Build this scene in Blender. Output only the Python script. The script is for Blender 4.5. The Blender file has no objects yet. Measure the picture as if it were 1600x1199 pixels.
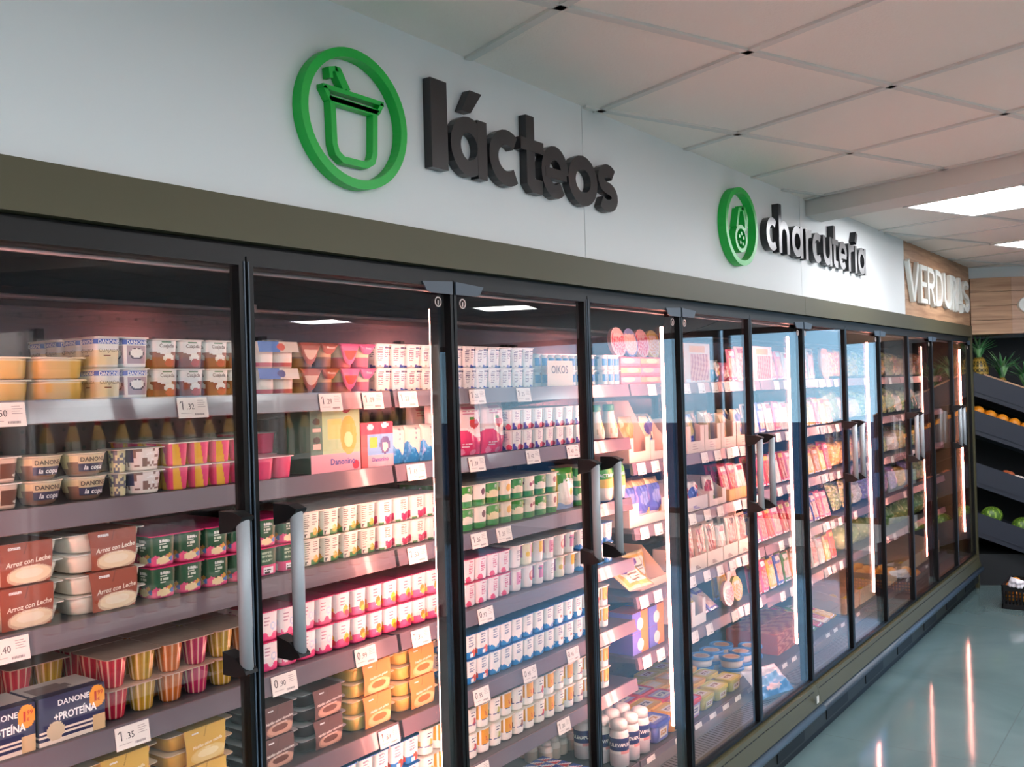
import bpy, math, random
import numpy as np
random.seed(7)
PI = math.pi

# ------------------------------------------------------------------ camera
from mathutils import Matrix, Vector
EYE = 1.62
_ya, _pi, _ro = 0.6196059, 0.0050782, -0.0285950
_f = np.array([math.cos(_pi)*math.cos(_ya), math.cos(_pi)*math.sin(_ya), math.sin(_pi)])
_r = np.array([math.sin(_ya), -math.cos(_ya), 0.0]); _u = np.cross(_r, _f)
_r2 = _r*math.cos(_ro)+_u*math.sin(_ro); _u2 = -_r*math.sin(_ro)+_u*math.cos(_ro)
cam = bpy.data.cameras.new('camera'); cam.sensor_width = 36; cam.sensor_fit = 'HORIZONTAL'
cam.lens = 36*1530.1/1600; cam.clip_start = .05; cam.clip_end = 100
co = bpy.data.objects.new('camera', cam); bpy.context.scene.collection.objects.link(co)
co.matrix_world = Matrix([[_r2[0], _u2[0], -_f[0], 0], [_r2[1], _u2[1], -_f[1], -1.486],
                          [_r2[2], _u2[2], -_f[2], EYE], [0, 0, 0, 1]])
SC = bpy.context.scene; SC.camera = co
# ------------------------------------------------------------------ world and exposure
W = bpy.data.worlds.new('daylight'); SC.world = W; W.use_nodes = True
WN = W.node_tree; WN.nodes.clear()
_o = WN.nodes.new('ShaderNodeOutputWorld'); _b = WN.nodes.new('ShaderNodeBackground')
_tc0 = WN.nodes.new('ShaderNodeTexCoord'); _sx = WN.nodes.new('ShaderNodeSeparateXYZ'); _rp = WN.nodes.new('ShaderNodeValToRGB')
_rp.color_ramp.elements[0].position = -.0; _rp.color_ramp.elements[0].color = (.42, .70, .95, 1)
_rp.color_ramp.elements[1].position = .45; _rp.color_ramp.elements[1].color = (.10, .36, .95, 1)
WN.links.new(_tc0.outputs['Generated'], _sx.inputs[0]); WN.links.new(_sx.outputs[2], _rp.inputs[0]); WN.links.new(_rp.outputs[0], _b.inputs[0])
_b.inputs[1].default_value = 1.8
WN.links.new(_b.outputs[0], _o.inputs[0])
VS = SC.view_settings
SC.display_settings.display_device = 'sRGB'
VS.view_transform = 'Standard'; VS.look = 'None'; VS.gamma = 1; VS.exposure = 0.6; VS.use_curve_mapping = False
TUBE_STRENGTH, PANEL_STRENGTH = 60.0, 20.0
try:
    SC.cycles.transparent_max_bounces = 24; SC.cycles.max_bounces = 8
    SC.cycles.caustics_reflective = False; SC.cycles.sample_clamp_indirect = 4
except Exception: pass

# ------------------------------------------------------------------ helpers
COL = SC.collection
_cc = {}
def c(h):
    if not isinstance(h, str): return h
    if len(h) == 4: h = '#'+''.join(2*q for q in h[1:])
    if h not in _cc:
        v = [int(h[i:i+2], 16)/255 for i in (1, 3, 5)]
        _cc[h] = tuple((x/12.92 if x <= .04045 else ((x+.055)/1.055)**2.4) for x in v)
    return _cc[h]
def mat(name, col=None, rough=.5, metal=0, emit=None, es=0, attr=False, trans=0, alpha=None, spec=None, coat=0, ior=None):
    m = bpy.data.materials.new(name); m.use_nodes = True
    p = m.node_tree.nodes['Principled BSDF']
    if attr:
        a = m.node_tree.nodes.new('ShaderNodeVertexColor'); a.layer_name = 'Col'
        m.node_tree.links.new(a.outputs[0], p.inputs['Base Color'])
    elif col: p.inputs['Base Color'].default_value = (*c(col), 1)
    p.inputs['Roughness'].default_value = rough; p.inputs['Metallic'].default_value = metal
    if emit: p.inputs['Emission Color'].default_value = (*c(emit), 1); p.inputs['Emission Strength'].default_value = es
    if trans: p.inputs['Transmission Weight'].default_value = trans
    if alpha is not None: p.inputs['Alpha'].default_value = alpha
    if spec is not None: p.inputs['Specular IOR Level'].default_value = spec
    if coat: p.inputs['Coat Weight'].default_value = coat; p.inputs['Coat Roughness'].default_value = .08
    if ior: p.inputs['IOR'].default_value = ior
    return m
def noise_bump(m, scale, strength, dist=.002, detail=3, coord='Object'):
    n = m.node_tree; t = n.nodes.new('ShaderNodeTexCoord'); x = n.nodes.new('ShaderNodeTexNoise'); b = n.nodes.new('ShaderNodeBump')
    x.inputs['Scale'].default_value = scale; x.inputs['Detail'].default_value = detail
    b.inputs['Strength'].default_value = strength; b.inputs['Distance'].default_value = dist
    n.links.new(t.outputs[coord], x.inputs['Vector']); n.links.new(x.outputs[0], b.inputs['Height'])
    n.links.new(b.outputs[0], n.nodes['Principled BSDF'].inputs['Normal'])
def noise_col(m, a, b, scale, detail=4, stretch=(1, 1, 1), lo=.35, hi=.65, coord='Object', dist=0):
    n = m.node_tree; t = n.nodes.new('ShaderNodeTexCoord'); mp = n.nodes.new('ShaderNodeMapping'); x = n.nodes.new('ShaderNodeTexNoise'); r = n.nodes.new('ShaderNodeValToRGB')
    mp.inputs['Scale'].default_value = stretch
    x.inputs['Scale'].default_value = scale; x.inputs['Detail'].default_value = detail; x.inputs['Distortion'].default_value = dist
    r.color_ramp.elements[0].position = lo; r.color_ramp.elements[1].position = hi
    r.color_ramp.elements[0].color = (*c(a), 1); r.color_ramp.elements[1].color = (*c(b), 1)
    n.links.new(t.outputs[coord], mp.inputs[0]); n.links.new(mp.outputs[0], x.inputs['Vector']); n.links.new(x.outputs[0], r.inputs[0])
    n.links.new(r.outputs[0], n.nodes['Principled BSDF'].inputs['Base Color'])
    return r

PRINT = mat('printed_plastic', rough=.38, attr=True)
CARD = mat('printed_card', rough=.6, attr=True)
FILM = mat('glossy_film', rough=.2, attr=True, coat=.3)
noise_bump(FILM, 55, .35, .004)
JELLY = mat('coloured_jelly', rough=.12, attr=True, coat=.6)
FOILM = mat('foil_lid', rough=.32, attr=True, metal=.35)
BLACK = mat('black_frame', '#08090a', rough=.38, spec=.25)
DARKM = mat('dark_metal', '#3a3134', rough=.3, metal=.7)
ALU = mat('brushed_aluminium', '#a4abb0', rough=.5, metal=.2)
BLKP = mat('black_plastic', '#121315', rough=.5, spec=.3)
BLUEG = mat('blue_grey_plastic', '#3c4a58', rough=.4)
WHITEM = mat('white_plastic', '#e6e4e0', rough=.4)
OLIVE = mat('olive_metal', '#4a462f', rough=.5, metal=.2)
TUBE = mat('led_tube', '#ffffff', emit='#ff9d8c', es=TUBE_STRENGTH)
PANEL = mat('led_panel', '#ffffff', emit='#f6f7fb', es=PANEL_STRENGTH)
GREEN = mat('green_acrylic', '#00b43e', rough=.4)
SIGNB = mat('black_acrylic', '#17171a', rough=.32, spec=.6)
SIGNW = mat('white_acrylic', '#e6e8e2', rough=.35)

def glass_mat(name, gain, tint, rough=0.0):
    m = bpy.data.materials.new(name); m.use_nodes = True; n = m.node_tree; n.nodes.clear()
    o = n.nodes.new('ShaderNodeOutputMaterial'); mx = n.nodes.new('ShaderNodeMixShader'); t = n.nodes.new('ShaderNodeBsdfTransparent')
    g = n.nodes.new('ShaderNodeBsdfGlossy'); f = n.nodes.new('ShaderNodeFresnel'); k = n.nodes.new('ShaderNodeMath'); k.operation = 'MULTIPLY'; k.use_clamp = True
    k.inputs[1].default_value = gain; f.inputs[0].default_value = 1.5
    t.inputs[0].default_value = (*tint, 1); g.inputs['Roughness'].default_value = rough
    ge = n.nodes.new('ShaderNodeNewGeometry'); q = n.nodes.new('ShaderNodeMath'); q.operation = 'MULTIPLY_ADD'; q.inputs[1].default_value = -.83333; q.inputs[2].default_value = 1.5
    n.links.new(ge.outputs['Backfacing'], q.inputs[0]); n.links.new(q.outputs[0], f.inputs[0])      # the same reflectance on both faces of the pane
    n.links.new(f.outputs[0], k.inputs[0]); n.links.new(k.outputs[0], mx.inputs[0]); n.links.new(t.outputs[0], mx.inputs[1]); n.links.new(g.outputs[0], mx.inputs[2]); n.links.new(mx.outputs[0], o.inputs[0])
    return m
GLASS = glass_mat('door_glass', 1.3, (.97, .985, .98))
CLEAR = glass_mat('clear_film', 1.2, (.96, .96, .96), .08)

class M:
    """collects faces of one mesh"""
    def __init__(s): s.V = []; s.F = []; s.C = []; s.I = []; s.S = []
    def v(s, p): s.V.append(tuple(p)); return len(s.V)-1
    def f(s, idx, col=(.8, .8, .8), mi=0, sm=False): s.F.append(tuple(idx)); s.C.append(c(col)); s.I.append(mi); s.S.append(sm)
    def quad(s, a, b, d, e, col=(.8, .8, .8), mi=0): s.f([s.v(a), s.v(b), s.v(d), s.v(e)], col, mi)
    def box(s, x0, x1, y0, y1, z0, z1, col=(.8, .8, .8), mi=0):
        P = [s.v(p) for p in ((x0, y0, z0), (x1, y0, z0), (x1, y1, z0), (x0, y1, z0), (x0, y0, z1), (x1, y0, z1), (x1, y1, z1), (x0, y1, z1))]
        for q in ((0, 3, 2, 1), (4, 5, 6, 7), (0, 1, 5, 4), (1, 2, 6, 5), (2, 3, 7, 6), (3, 0, 4, 7)): s.f([P[i] for i in q], col, mi)
    def grid(s, fn, nu, nv, art, mi=0, sm=True, flip=False):
        base = len(s.V)
        for j in range(nv+1):
            for i in range(nu+1): s.V.append(tuple(fn(i/nu, j/nv)))
        for j in range(nv):
            for i in range(nu):
                a = base+j*(nu+1)+i; q = (a, a+1, a+nu+2, a+nu+1)
                s.f(q[::-1] if flip else q, art((i+.5)/nu, (j+.5)/nv) if callable(art) else art, mi, sm)
    def artbox(s, x0, x1, y0, y1, z0, z1, front, side='#ffffff', top=None, nu=44, nv=44, mi=0):
        s.grid(lambda u, v: (x0+(x1-x0)*u, y0, z0+(z1-z0)*v), nu, nv, front, mi, False)
        s.grid(lambda u, v: (x0, y1+(y0-y1)*u, z0+(z1-z0)*v), 8 if callable(side) else 1, nv if callable(side) else 1, side, mi, False)
        s.grid(lambda u, v: (x1, y0+(y1-y0)*u, z0+(z1-z0)*v), 1, 1, side if not callable(side) else side(.5, .5), mi, False)
        s.quad((x1, y1, z0), (x0, y1, z0), (x0, y1, z1), (x1, y1, z1), side if not callable(side) else side(.5, .5), mi)
        t = top or side
        s.grid(lambda u, v: (x0+(x1-x0)*u, y0+(y1-y0)*v, z1), 12 if callable(t) else 1, 8 if callable(t) else 1, t, mi, False)
        s.quad((x0, y0, z0), (x0, y1, z0), (x1, y1, z0), (x1, y0, z0), '#999999', mi)
    def lathe(s, prof, art, cx=0, cy=0, N=28, mi=0, sq=2, rep=2, sm=True, tilt=None):
        """prof: list of (r, z); art(u, v, z)"""
        rings = []
        for (r, z) in prof:
            ring = []
            for i in range(N):
                t = -PI*.75+2*PI*i/N; ct, st = math.cos(t), math.sin(t)
                k = 1/((abs(ct)**sq+abs(st)**sq)**(1/sq))
                ring.append(s.v((cx+r*k*ct, cy+r*k*st, z)))
            rings.append(ring)
        z0, z1 = prof[0][1], prof[-1][1]
        for j in range(len(prof)-1):
            vm = ((prof[j][1]+prof[j+1][1])/2-z0)/max(1e-6, z1-z0)
            for i in range(N):
                u = ((i+.5)/N*rep) % 1; k = (i+1) % N
                s.f((rings[j][i], rings[j][k], rings[j+1][k], rings[j+1][i]), art(u, vm) if callable(art) else art, mi, sm)
        return rings
    def cap(s, ring, col, mi=0, flip=False): s.f(ring[::-1] if flip else ring, col, mi, False)
    def rplate(s, x0, x1, y0, y1, z0, z1, rad, col, mi=0, side=None):
        P = []
        for (px, py, a0) in ((x1-rad, y1-rad, 0), (x0+rad, y1-rad, 90), (x0+rad, y0+rad, 180), (x1-rad, y0+rad, 270)):
            for k in range(5):
                a = math.radians(a0+k*22.5); P.append((px+rad*math.cos(a), py+rad*math.sin(a)))
        A = [s.v((x, y, z0)) for x, y in P]; B = [s.v((x, y, z1)) for x, y in P]; n = len(P)
        s.f(B, col, mi); s.f(A[::-1], col, mi)
        for i in range(n): s.f((A[i], A[(i+1) % n], B[(i+1) % n], B[i]), side or col, mi)
    def loft(s, secs, w, d, rad, art, mi=0, close=True, sm=True, cx=0, cy=0):
        """secs: list of (scale_or_(sx,sy), z) rounded rectangles"""
        rings = []
        for (k, z) in secs:
            kx, ky = k if isinstance(k, tuple) else (k, k)
            ring = []; hw, hd = w/2*kx, d/2*ky; rr = min(rad, hw*.95, hd*.95)
            for (px, py, a0) in ((hw-rr, hd-rr, 0), (-hw+rr, hd-rr, 90), (-hw+rr, -hd+rr, 180), (hw-rr, -hd+rr, 270)):
                for q in range(6):
                    a = math.radians(a0+q*18); ring.append(s.v((cx+px+rr*math.cos(a), cy+py+rr*math.sin(a), z)))
            rings.append(ring)
        n = len(rings[0])
        for j in range(len(rings)-1):
            for i in range(n):
                s.f((rings[j][i], rings[j][(i+1) % n], rings[j+1][(i+1) % n], rings[j+1][i]), art(i/n, (j+.5)/(len(rings)-1)) if callable(art) else art, mi, sm)
        col = art if not callable(art) else art(.5, .5)
        if close: s.f(rings[-1], col, mi)
        s.f(rings[0][::-1], col, mi)
    def tube(s, pts, r, col, mi=0, n=8, caps=True):
        rings = []
        for i, p in enumerate(pts):
            a = Vector(pts[max(0, i-1)]); b = Vector(pts[min(len(pts)-1, i+1)]); d = (b-a).normalized()
            x = d.orthogonal().normalized() if i == 0 else (rings[-1][1]-d*rings[-1][1].dot(d)).normalized()
            y = d.cross(x); rr = r[i] if isinstance(r, (list, tuple)) else r
            rings.append(([s.v(Vector(p)+x*rr*math.cos(2*PI*k/n)+y*rr*math.sin(2*PI*k/n)) for k in range(n)], x))
        for j in range(len(rings)-1):
            for k in range(n): s.f((rings[j][0][k], rings[j][0][(k+1) % n], rings[j+1][0][(k+1) % n], rings[j+1][0][k]), col, mi, True)
        if caps: s.f(rings[0][0][::-1], col, mi); s.f(rings[-1][0], col, mi)
    def prism(s, pts, mapf, d0, d1, col, mi=0):
        """pts 2-D outline; mapf(a,b,d)->3-D"""
        A = [s.v(mapf(a, b, d0)) for a, b in pts]; B = [s.v(mapf(a, b, d1)) for a, b in pts]; n = len(pts)
        s.f(A, col, mi); s.f(B[::-1], col, mi)
        for i in range(n): s.f((A[i], B[i], B[(i+1) % n], A[(i+1) % n]), col, mi)
    def ribbon(s, pts, w, mapf, d0, d1, col, mi=0, closed=False):
        """extruded stroke of width w along pts (2-D)"""
        n = len(pts); L = []; R = []
        for i in range(n):
            if closed: a, b, d = pts[(i-1) % n], pts[i], pts[(i+1) % n]
            else: a, b, d = pts[max(0, i-1)], pts[i], pts[min(n-1, i+1)]
            t1 = np.array(b)-np.array(a); t2 = np.array(d)-np.array(b)
            if np.hypot(*t1) < 1e-9: t1 = t2
            if np.hypot(*t2) < 1e-9: t2 = t1
            t1 = t1/np.hypot(*t1); t2 = t2/np.hypot(*t2)
            n1 = np.array([-t1[1], t1[0]]); n2 = np.array([-t2[1], t2[0]]); m = n1+n2; k = np.hypot(*m)
            m = m/k if k > 1e-6 else n1
            sc = min(1/max(.35, float(m@n1)), 2.2); ww = w[i] if isinstance(w, (list, tuple)) else w
            L.append((b[0]+m[0]*ww/2*sc, b[1]+m[1]*ww/2*sc)); R.append((b[0]-m[0]*ww/2*sc, b[1]-m[1]*ww/2*sc))
        I = [[s.v(mapf(a, b, d)) for a, b in Q] for Q in (L, R) for d in (d0, d1)]
        L0, L1, R0, R1 = I
        for i in range(n if closed else n-1):
            k = (i+1) % n
            s.f((R0[i], R0[k], L0[k], L0[i]), col, mi); s.f((L1[i], L1[k], R1[k], R1[i]), col, mi)
            s.f((L0[i], L0[k], L1[k], L1[i]), col, mi); s.f((R1[i], R1[k], R0[k], R0[i]), col, mi)
        if not closed:
            s.f((L0[0], L1[0], R1[0], R0[0]), col, mi); s.f((R0[-1], R1[-1], L1[-1], L0[-1]), col, mi)
    def text(s, txt, size, mapf, col='#ffffff', mi=0, bold=0.0, sx=1.0, sh=0.0, align=.5):
        V, F, w = glyphs(txt, bold)
        base = len(s.V)
        for (x, y) in V: s.V.append(tuple(mapf(((x-w*align)*sx+y*sh)*size, y*size)))
        for f in F: s.f([base+i for i in f], col, mi)
    def build(s, name, mats, parent=None, link=True):
        me = bpy.data.meshes.new(name); me.from_pydata(s.V, [], s.F)
        for m in (mats if isinstance(mats, (list, tuple)) else [mats]): me.materials.append(m)
        n = len(me.polygons)
        me.polygons.foreach_set('material_index', s.I); me.polygons.foreach_set('use_smooth', s.S)
        at = me.color_attributes.new('Col', 'FLOAT_COLOR', 'CORNER')
        cnt = np.array([len(f) for f in s.F]); cols = np.array(s.C, dtype=np.float32)
        cols = np.concatenate([cols, np.ones((len(cols), 1), np.float32)], 1)
        at.data.foreach_set('color', np.repeat(cols, cnt, axis=0).ravel())
        me.update()
        o = bpy.data.objects.new(name, me)
        if parent is not None: o.parent = parent
        if link: COL.objects.link(o)
        return o
_gl = {}
def glyphs(txt, bold):
    k = (txt, bold)
    if k not in _gl:
        cu = bpy.data.curves.new('t', 'FONT'); cu.body = txt; cu.size = 1; cu.resolution_u = 2; cu.offset = bold
        o = bpy.data.objects.new('t', cu); COL.objects.link(o)
        me = bpy.data.meshes.new_from_object(o)
        V = [(v.co.x, v.co.y) for v in me.vertices]; F = [tuple(p.vertices) for p in me.polygons]
        w = max([v[0] for v in V] or [0])
        bpy.data.objects.remove(o); bpy.data.curves.remove(cu); bpy.data.meshes.remove(me)
        _gl[k] = (V, F, w)
    return _gl[k]
def plane_xz(x, y, z): return lambda a, b: (x+a, y, z+b)
def wrap(cx, cy, r, z, ang=-90, eps=.0004):
    def f(a, b):
        t = math.radians(ang)+a/r; return (cx+(r+eps)*math.cos(t), cy+(r+eps)*math.sin(t), z+b)
    return f

def empty(name, link=False):
    o = bpy.data.objects.new(name, None); o.empty_display_size = .05
    if link: COL.objects.link(o)
    return o
PROTOS = []
def proto(name, parts):
    """parts: list of (name, M, mats, [children])"""
    r = empty(name); PROTOS.append(r)
    def add(p, par):
        o = p[1].build(p[0], p[2], par, link=False); PROTOS.append(o)
        for q in (p[3] if len(p) > 3 else []): add(q, o)
    for p in parts: add(p, r)
    return r
def share(par, o, loc):
    q = o.copy(); q.parent = par; q.location = loc; PROTOS.append(q); return q
_kids = {}
def kids(o):
    return [x for x in PROTOS if x.parent == o]
def clone(o, parent=None):
    n = o.copy(); COL.objects.link(n); n.parent = parent
    if o.name not in _kids: _kids[o.name] = kids(o)
    for ch in _kids[o.name]: clone(ch, n)
    return n
USED = {}
def tag(o, label, cat, group=None):
    ww = label.split(); assert 4 <= len(ww) <= 16, (len(ww), label)
    USED[label] = USED.get(label, 0)+1
    o['label'] = label; o['category'] = cat
    if group: o['group'] = group
    return o
def put(p, x, y, z, label, cat, group=None, rz=0, rx=0, ry=0, sc=1):
    o = clone(p); o.location = (x, y, z); o.rotation_euler = (math.radians(rx), math.radians(ry), math.radians(rz))
    if sc != 1: o.scale = (sc, sc, sc) if not isinstance(sc, tuple) else sc
    return tag(o, label, cat, group)
ORD = ['first', 'second', 'third', 'fourth', 'fifth', 'sixth', 'seventh', 'eighth', 'ninth', 'tenth', 'eleventh', 'twelfth']
def run(p, x0, z, n, pitch, lh, desc, where, cat, group, layers=2, y=.245, deep=1, dp=.13, pad=0, rz=0, rx=0, jit=0.0):
    """rows of one product; x0 left edge, y front edge; prototypes have their origin at front-left-bottom"""
    for k in range(deep):
        for l in range(layers):
            for i in range(n):
                bits = []
                if layers == 2: bits.append('upper' if l else 'lower')
                elif layers > 2: bits.append(['bottom', 'middle', 'top'][l] if layers == 3 else ORD[l]+' layer')
                if deep > 1: bits.append('front' if k == 0 else ('rear' if k == 1 else 'back'))
                pos = ' '.join(bits)
                if n > 1: pos = (pos+' ' if pos else '')+(ORD[i]+' from left')
                lab = desc+((', '+pos) if pos else '')+', '+where
                jx = random.uniform(-1, 1)*jit
                put(p, x0+i*pitch+jx, y+k*dp+random.uniform(-1, 1)*jit, z+l*lh+.0006, lab, cat, group, rz=rz+random.uniform(-1, 1)*jit*200, rx=rx)
def structure(o): o['kind'] = 'structure'; return o

# ------------------------------------------------------------------ art functions
def blob(u, v, cx, cy, rx, ry): return ((u-cx)/rx)**2+((v-cy)/ry)**2 < 1
def small(u, v, n=14, d=.5):
    j = int(v*n*2)
    return j % 2 == 0 and .06 < u < .62+.36*hsh(j*3.1) and hsh(int(u*13), j*1.7) > .16
def mixc(a, b, t): a = c(a); b = c(b); return tuple(a[i]*(1-t)+b[i]*t for i in range(3))
def hsh(a, b=0): x = math.sin(a*127.1+b*311.7)*43758.5453; return x-math.floor(x)
def wave(u, v, h, a=.06, k=1.0, ph=0): return v < h+a*math.sin(2*PI*(u*k)+ph)

def art_simple(base, *layers):
    """layers: (kind, args, col) painted in order"""
    def f(u, v):
        r = base
        for L in layers:
            k = L[0]
            if k == 'band' and L[1] <= v <= L[2]: r = L[3]
            elif k == 'blob' and blob(u, v, L[1], L[2], L[3], L[4]): r = L[5]
            elif k == 'wave' and wave(u, v, L[1], L[2], L[3], L[4]): r = L[5]
            elif k == 'rect' and L[1] <= u <= L[2] and L[3] <= v <= L[4]: r = L[5]
            elif k == 'small' and L[1] <= v <= L[2] and L[3] <= u <= L[4] and small((u-L[3])/(L[4]-L[3]), (v-L[1])/(L[2]-L[1]), L[5]): r = L[6]
            elif k == 'dots' and L[1] <= v <= L[2] and hsh(int(u*L[4]), int(v*L[4])) > L[5]: r = L[3]
            elif k == 'vseam' and abs(u-L[1]) < L[2]: r = L[3]
        return r
    return f
W0 = '#f6f3ee'
# ================================================================== ROOM
CZ = EYE+.826                                  # ceiling height
GU = np.array([math.cos(math.radians(-20.75)), math.sin(math.radians(-20.75))]); GV = np.array([-GU[1], GU[0]])
G0 = np.array([1.793, -.364]); GP = .58
FLOORM = mat('polished_floor', '#9aa7a6', rough=.085, spec=.5); noise_bump(FLOORM, 3.5, .12, .01, 2)
_r1 = noise_col(FLOORM, '#566b6c', '#687d7e', 1.3, 6, (1, 1, 1), .3, .7, dist=1.2)
_ft = FLOORM.node_tree                                            # faint tile joints
_fb = _ft.nodes.new('ShaderNodeTexBrick'); _fb.offset = 0; _fb.inputs['Scale'].default_value = 1; _fb.inputs['Brick Width'].default_value = 1.2; _fb.inputs['Row Height'].default_value = 1.2
_fb.inputs['Mortar Size'].default_value = .003; _fb.inputs['Mortar Smooth'].default_value = .2
_tc = _ft.nodes.new('ShaderNodeTexCoord'); _mp = _ft.nodes.new('ShaderNodeMapping'); _mp.inputs['Location'].default_value = (.35, .7, 0)
_ft.links.new(_tc.outputs['Object'], _mp.inputs[0]); _ft.links.new(_mp.outputs[0], _fb.inputs['Vector'])
_mx = _ft.nodes.new('ShaderNodeMix'); _mx.data_type = 'RGBA'; _ft.links.new(_fb.outputs['Fac'], _mx.inputs[0]); _ft.links.new(_r1.outputs[0], _mx.inputs[6]); _mx.inputs[7].default_value = (*c('#5d6d6d'), 1)
_ft.links.new(_mx.outputs[2], _ft.nodes['Principled BSDF'].inputs['Base Color'])
TILEM = mat('ceiling_tile', '#f6ebe2', rough=.9); noise_bump(TILEM, 160, .5, .003, 4)
GRIDM = mat('ceiling_bar', '#dcd8d2', rough=.6)
WALLM = mat('wall_paint', '#dfe3e4', rough=.8); noise_bump(WALLM, 30, .05)
PANM = mat('white_panel', '#e3e6e6', rough=.6, spec=.35)
DWALL = mat('dark_wall', '#25282d', rough=.8)
WOODM = mat('wood_cladding', '#a9805f', rough=.55)
_wr = noise_col(WOODM, '#8a6146', '#c9a07c', 2.2, 8, (1.0, 1.0, 14), .25, .75, 'Object', .6)
X0, X1, Y0, Y1 = -3.5, 9.4, -8.6, 1.0

m = M(); m.box(X0, X1+.15, Y0-.15, Y1, -.12, 0); structure(m.build('floor', FLOORM))
m = M(); m.box(X0, X1, Y0, Y1, CZ, CZ+.1); ceil = structure(m.build('ceiling', TILEM))
m = M()
def bar(m, a, b, w, z0, z1):
    a = np.array(a); b = np.array(b); t = (b-a)/np.hypot(*(b-a)); n = np.array([-t[1], t[0]])*w/2
    P = [m.v((q[0], q[1], z)) for z in (z0, z1) for q in (a+n, b+n, b-n, a-n)]
    for q in ((0, 1, 2, 3), (7, 6, 5, 4), (0, 4, 5, 1), (1, 5, 6, 2), (2, 6, 7, 3), (3, 7, 4, 0)): m.f([P[i] for i in q][::-1])
def clip(p, d, x0, x1, y0, y1):
    t0, t1 = -50, 50
    for q, dd, lo, hi in ((p[0], d[0], x0, x1), (p[1], d[1], y0, y1)):
        a, b = (lo-q)/dd, (hi-q)/dd; t0, t1 = max(t0, min(a, b)), min(t1, max(a, b))
    return (p+d*t0, p+d*t1) if t1 > t0+.05 else None
for k in range(-16, 22):
    for (d, e) in ((GU, GV), (GV, GU)):
        s = clip(G0+e*GP*k, d, X0+.02, X1-.02, Y0+.02, -.004)
        if s: bar(m, s[0], s[1], .024, CZ-.007, CZ+.01)
g = m.build('ceiling_grid', GRIDM, ceil)
# walls
m = M(); m.box(X0-.15, X1, Y1, Y1+.15, 0, CZ); structure(m.build('wall_back', WALLM))
m = M(); m.box(X0-.15, X0, Y0, Y1, 0, CZ); structure(m.build('wall_left', WALLM))
m = M(); m.box(X0, -3.0, Y0-.15, Y0, 0, CZ); m.box(4.5, X1, Y0-.15, Y0, 0, CZ); m.box(-3.0, 4.5, Y0-.15, Y0, 2.3, CZ); m.box(-3.0, 4.5, Y0-.15, Y0, 0, .1); structure(m.build('wall_front', WALLM))
# end wall with the shop windows
m = M()
m.box(X1, X1+.15, -.95, Y1, 0, CZ); m.box(X1, X1+.15, Y0, -7.6, 0, CZ)
m.box(X1, X1+.15, -7.6, -.95, 2.16, CZ); m.box(X1, X1+.15, -7.6, -.95, 0, .25)
structure(m.build('wall_right', WALLM))
FRM = mat('window_frame', '#4a3a30', rough=.5)
for i, (a, b) in enumerate(((-2.55, -.95), (-4.2, -2.6), (-5.9, -4.25), (-7.6, -5.95))):
    m = M(); t = .06
    m.box(X1+.03, X1+.1, a, a+t, .25, 2.16); m.box(X1+.03, X1+.1, b-t, b, .25, 2.16)
    m.box(X1+.03, X1+.1, a+t, b-t, .25, .25+t); m.box(X1+.03, X1+.1, a+t, b-t, 2.16-t, 2.16)
    w = structure(m.build('window_%d' % (i+1), FRM))
    m = M(); m.box(X1+.06, X1+.066, a+t, b-t, .25+t, 2.16-t); m.build('window_pane', GLASS, w)
for i, (a, b) in enumerate(((-3.0, -.52), (-.5, 1.98), (2.0, 4.5))):  # windows added out of view to let bluish daylight onto the wall
    m = M(); t = .05
    m.box(a, a+t, Y0-.1, Y0-.03, .1, 2.3); m.box(b-t, b, Y0-.1, Y0-.03, .1, 2.3); m.box(a+t, b-t, Y0-.1, Y0-.03, .1, .1+t); m.box(a+t, b-t, Y0-.1, Y0-.03, 2.3-t, 2.3)
    w = structure(m.build('window_%d' % (i+5), FRM))
    m = M(); m.box(a+t, b-t, Y0-.066, Y0-.06, .1+t, 2.3-t); m.build('window_pane', GLASS, w)
# ground outside beyond the windows
OUT = mat('pavement', '#55524f', rough=.9)
m = M(); m.box(-20, 40, -40, 20, -.3, -.125); structure(m.build('ground', OUT))

# beam under the ceiling
m = M(); a = np.array([4.43, .0]); d = -GV if GV[1] > 0 else GV
P = [a, a+d*9.0, a+d*9.0+np.array([.22, 0]), a+np.array([.22, 0])]
m.prism([tuple(p) for p in P][::-1], lambda x, y, z: (x, y, z), CZ+.005, CZ-.078, '#d8d3cd')
structure(m.build('trim_6', mat('beam_paint', '#d8d3cd', rough=.7)))

# upper wall panels over the cases
ZF1 = EYE+.375; ZF0 = EYE+.292                    # top and bottom of the olive fascia
for i, (a, b) in enumerate(((-3.5, .599), (.599, 2.474), (2.474, 4.349), (4.349, 6.185))):
    m = M(); m.box(a+.0015, b-.0015, .0, .03, ZF1-.02, CZ); structure(m.build('trim_%d' % (i+1), PANM))
m = M()
zz = ZF1-.02; n_ = 4; hh = (CZ-zz)/n_
for k in range(n_): m.box(6.187, 8.13, -.001, .03, zz+k*hh+.0015, zz+(k+1)*hh-.0015)
structure(m.build('trim_5', WOODM))

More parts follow.
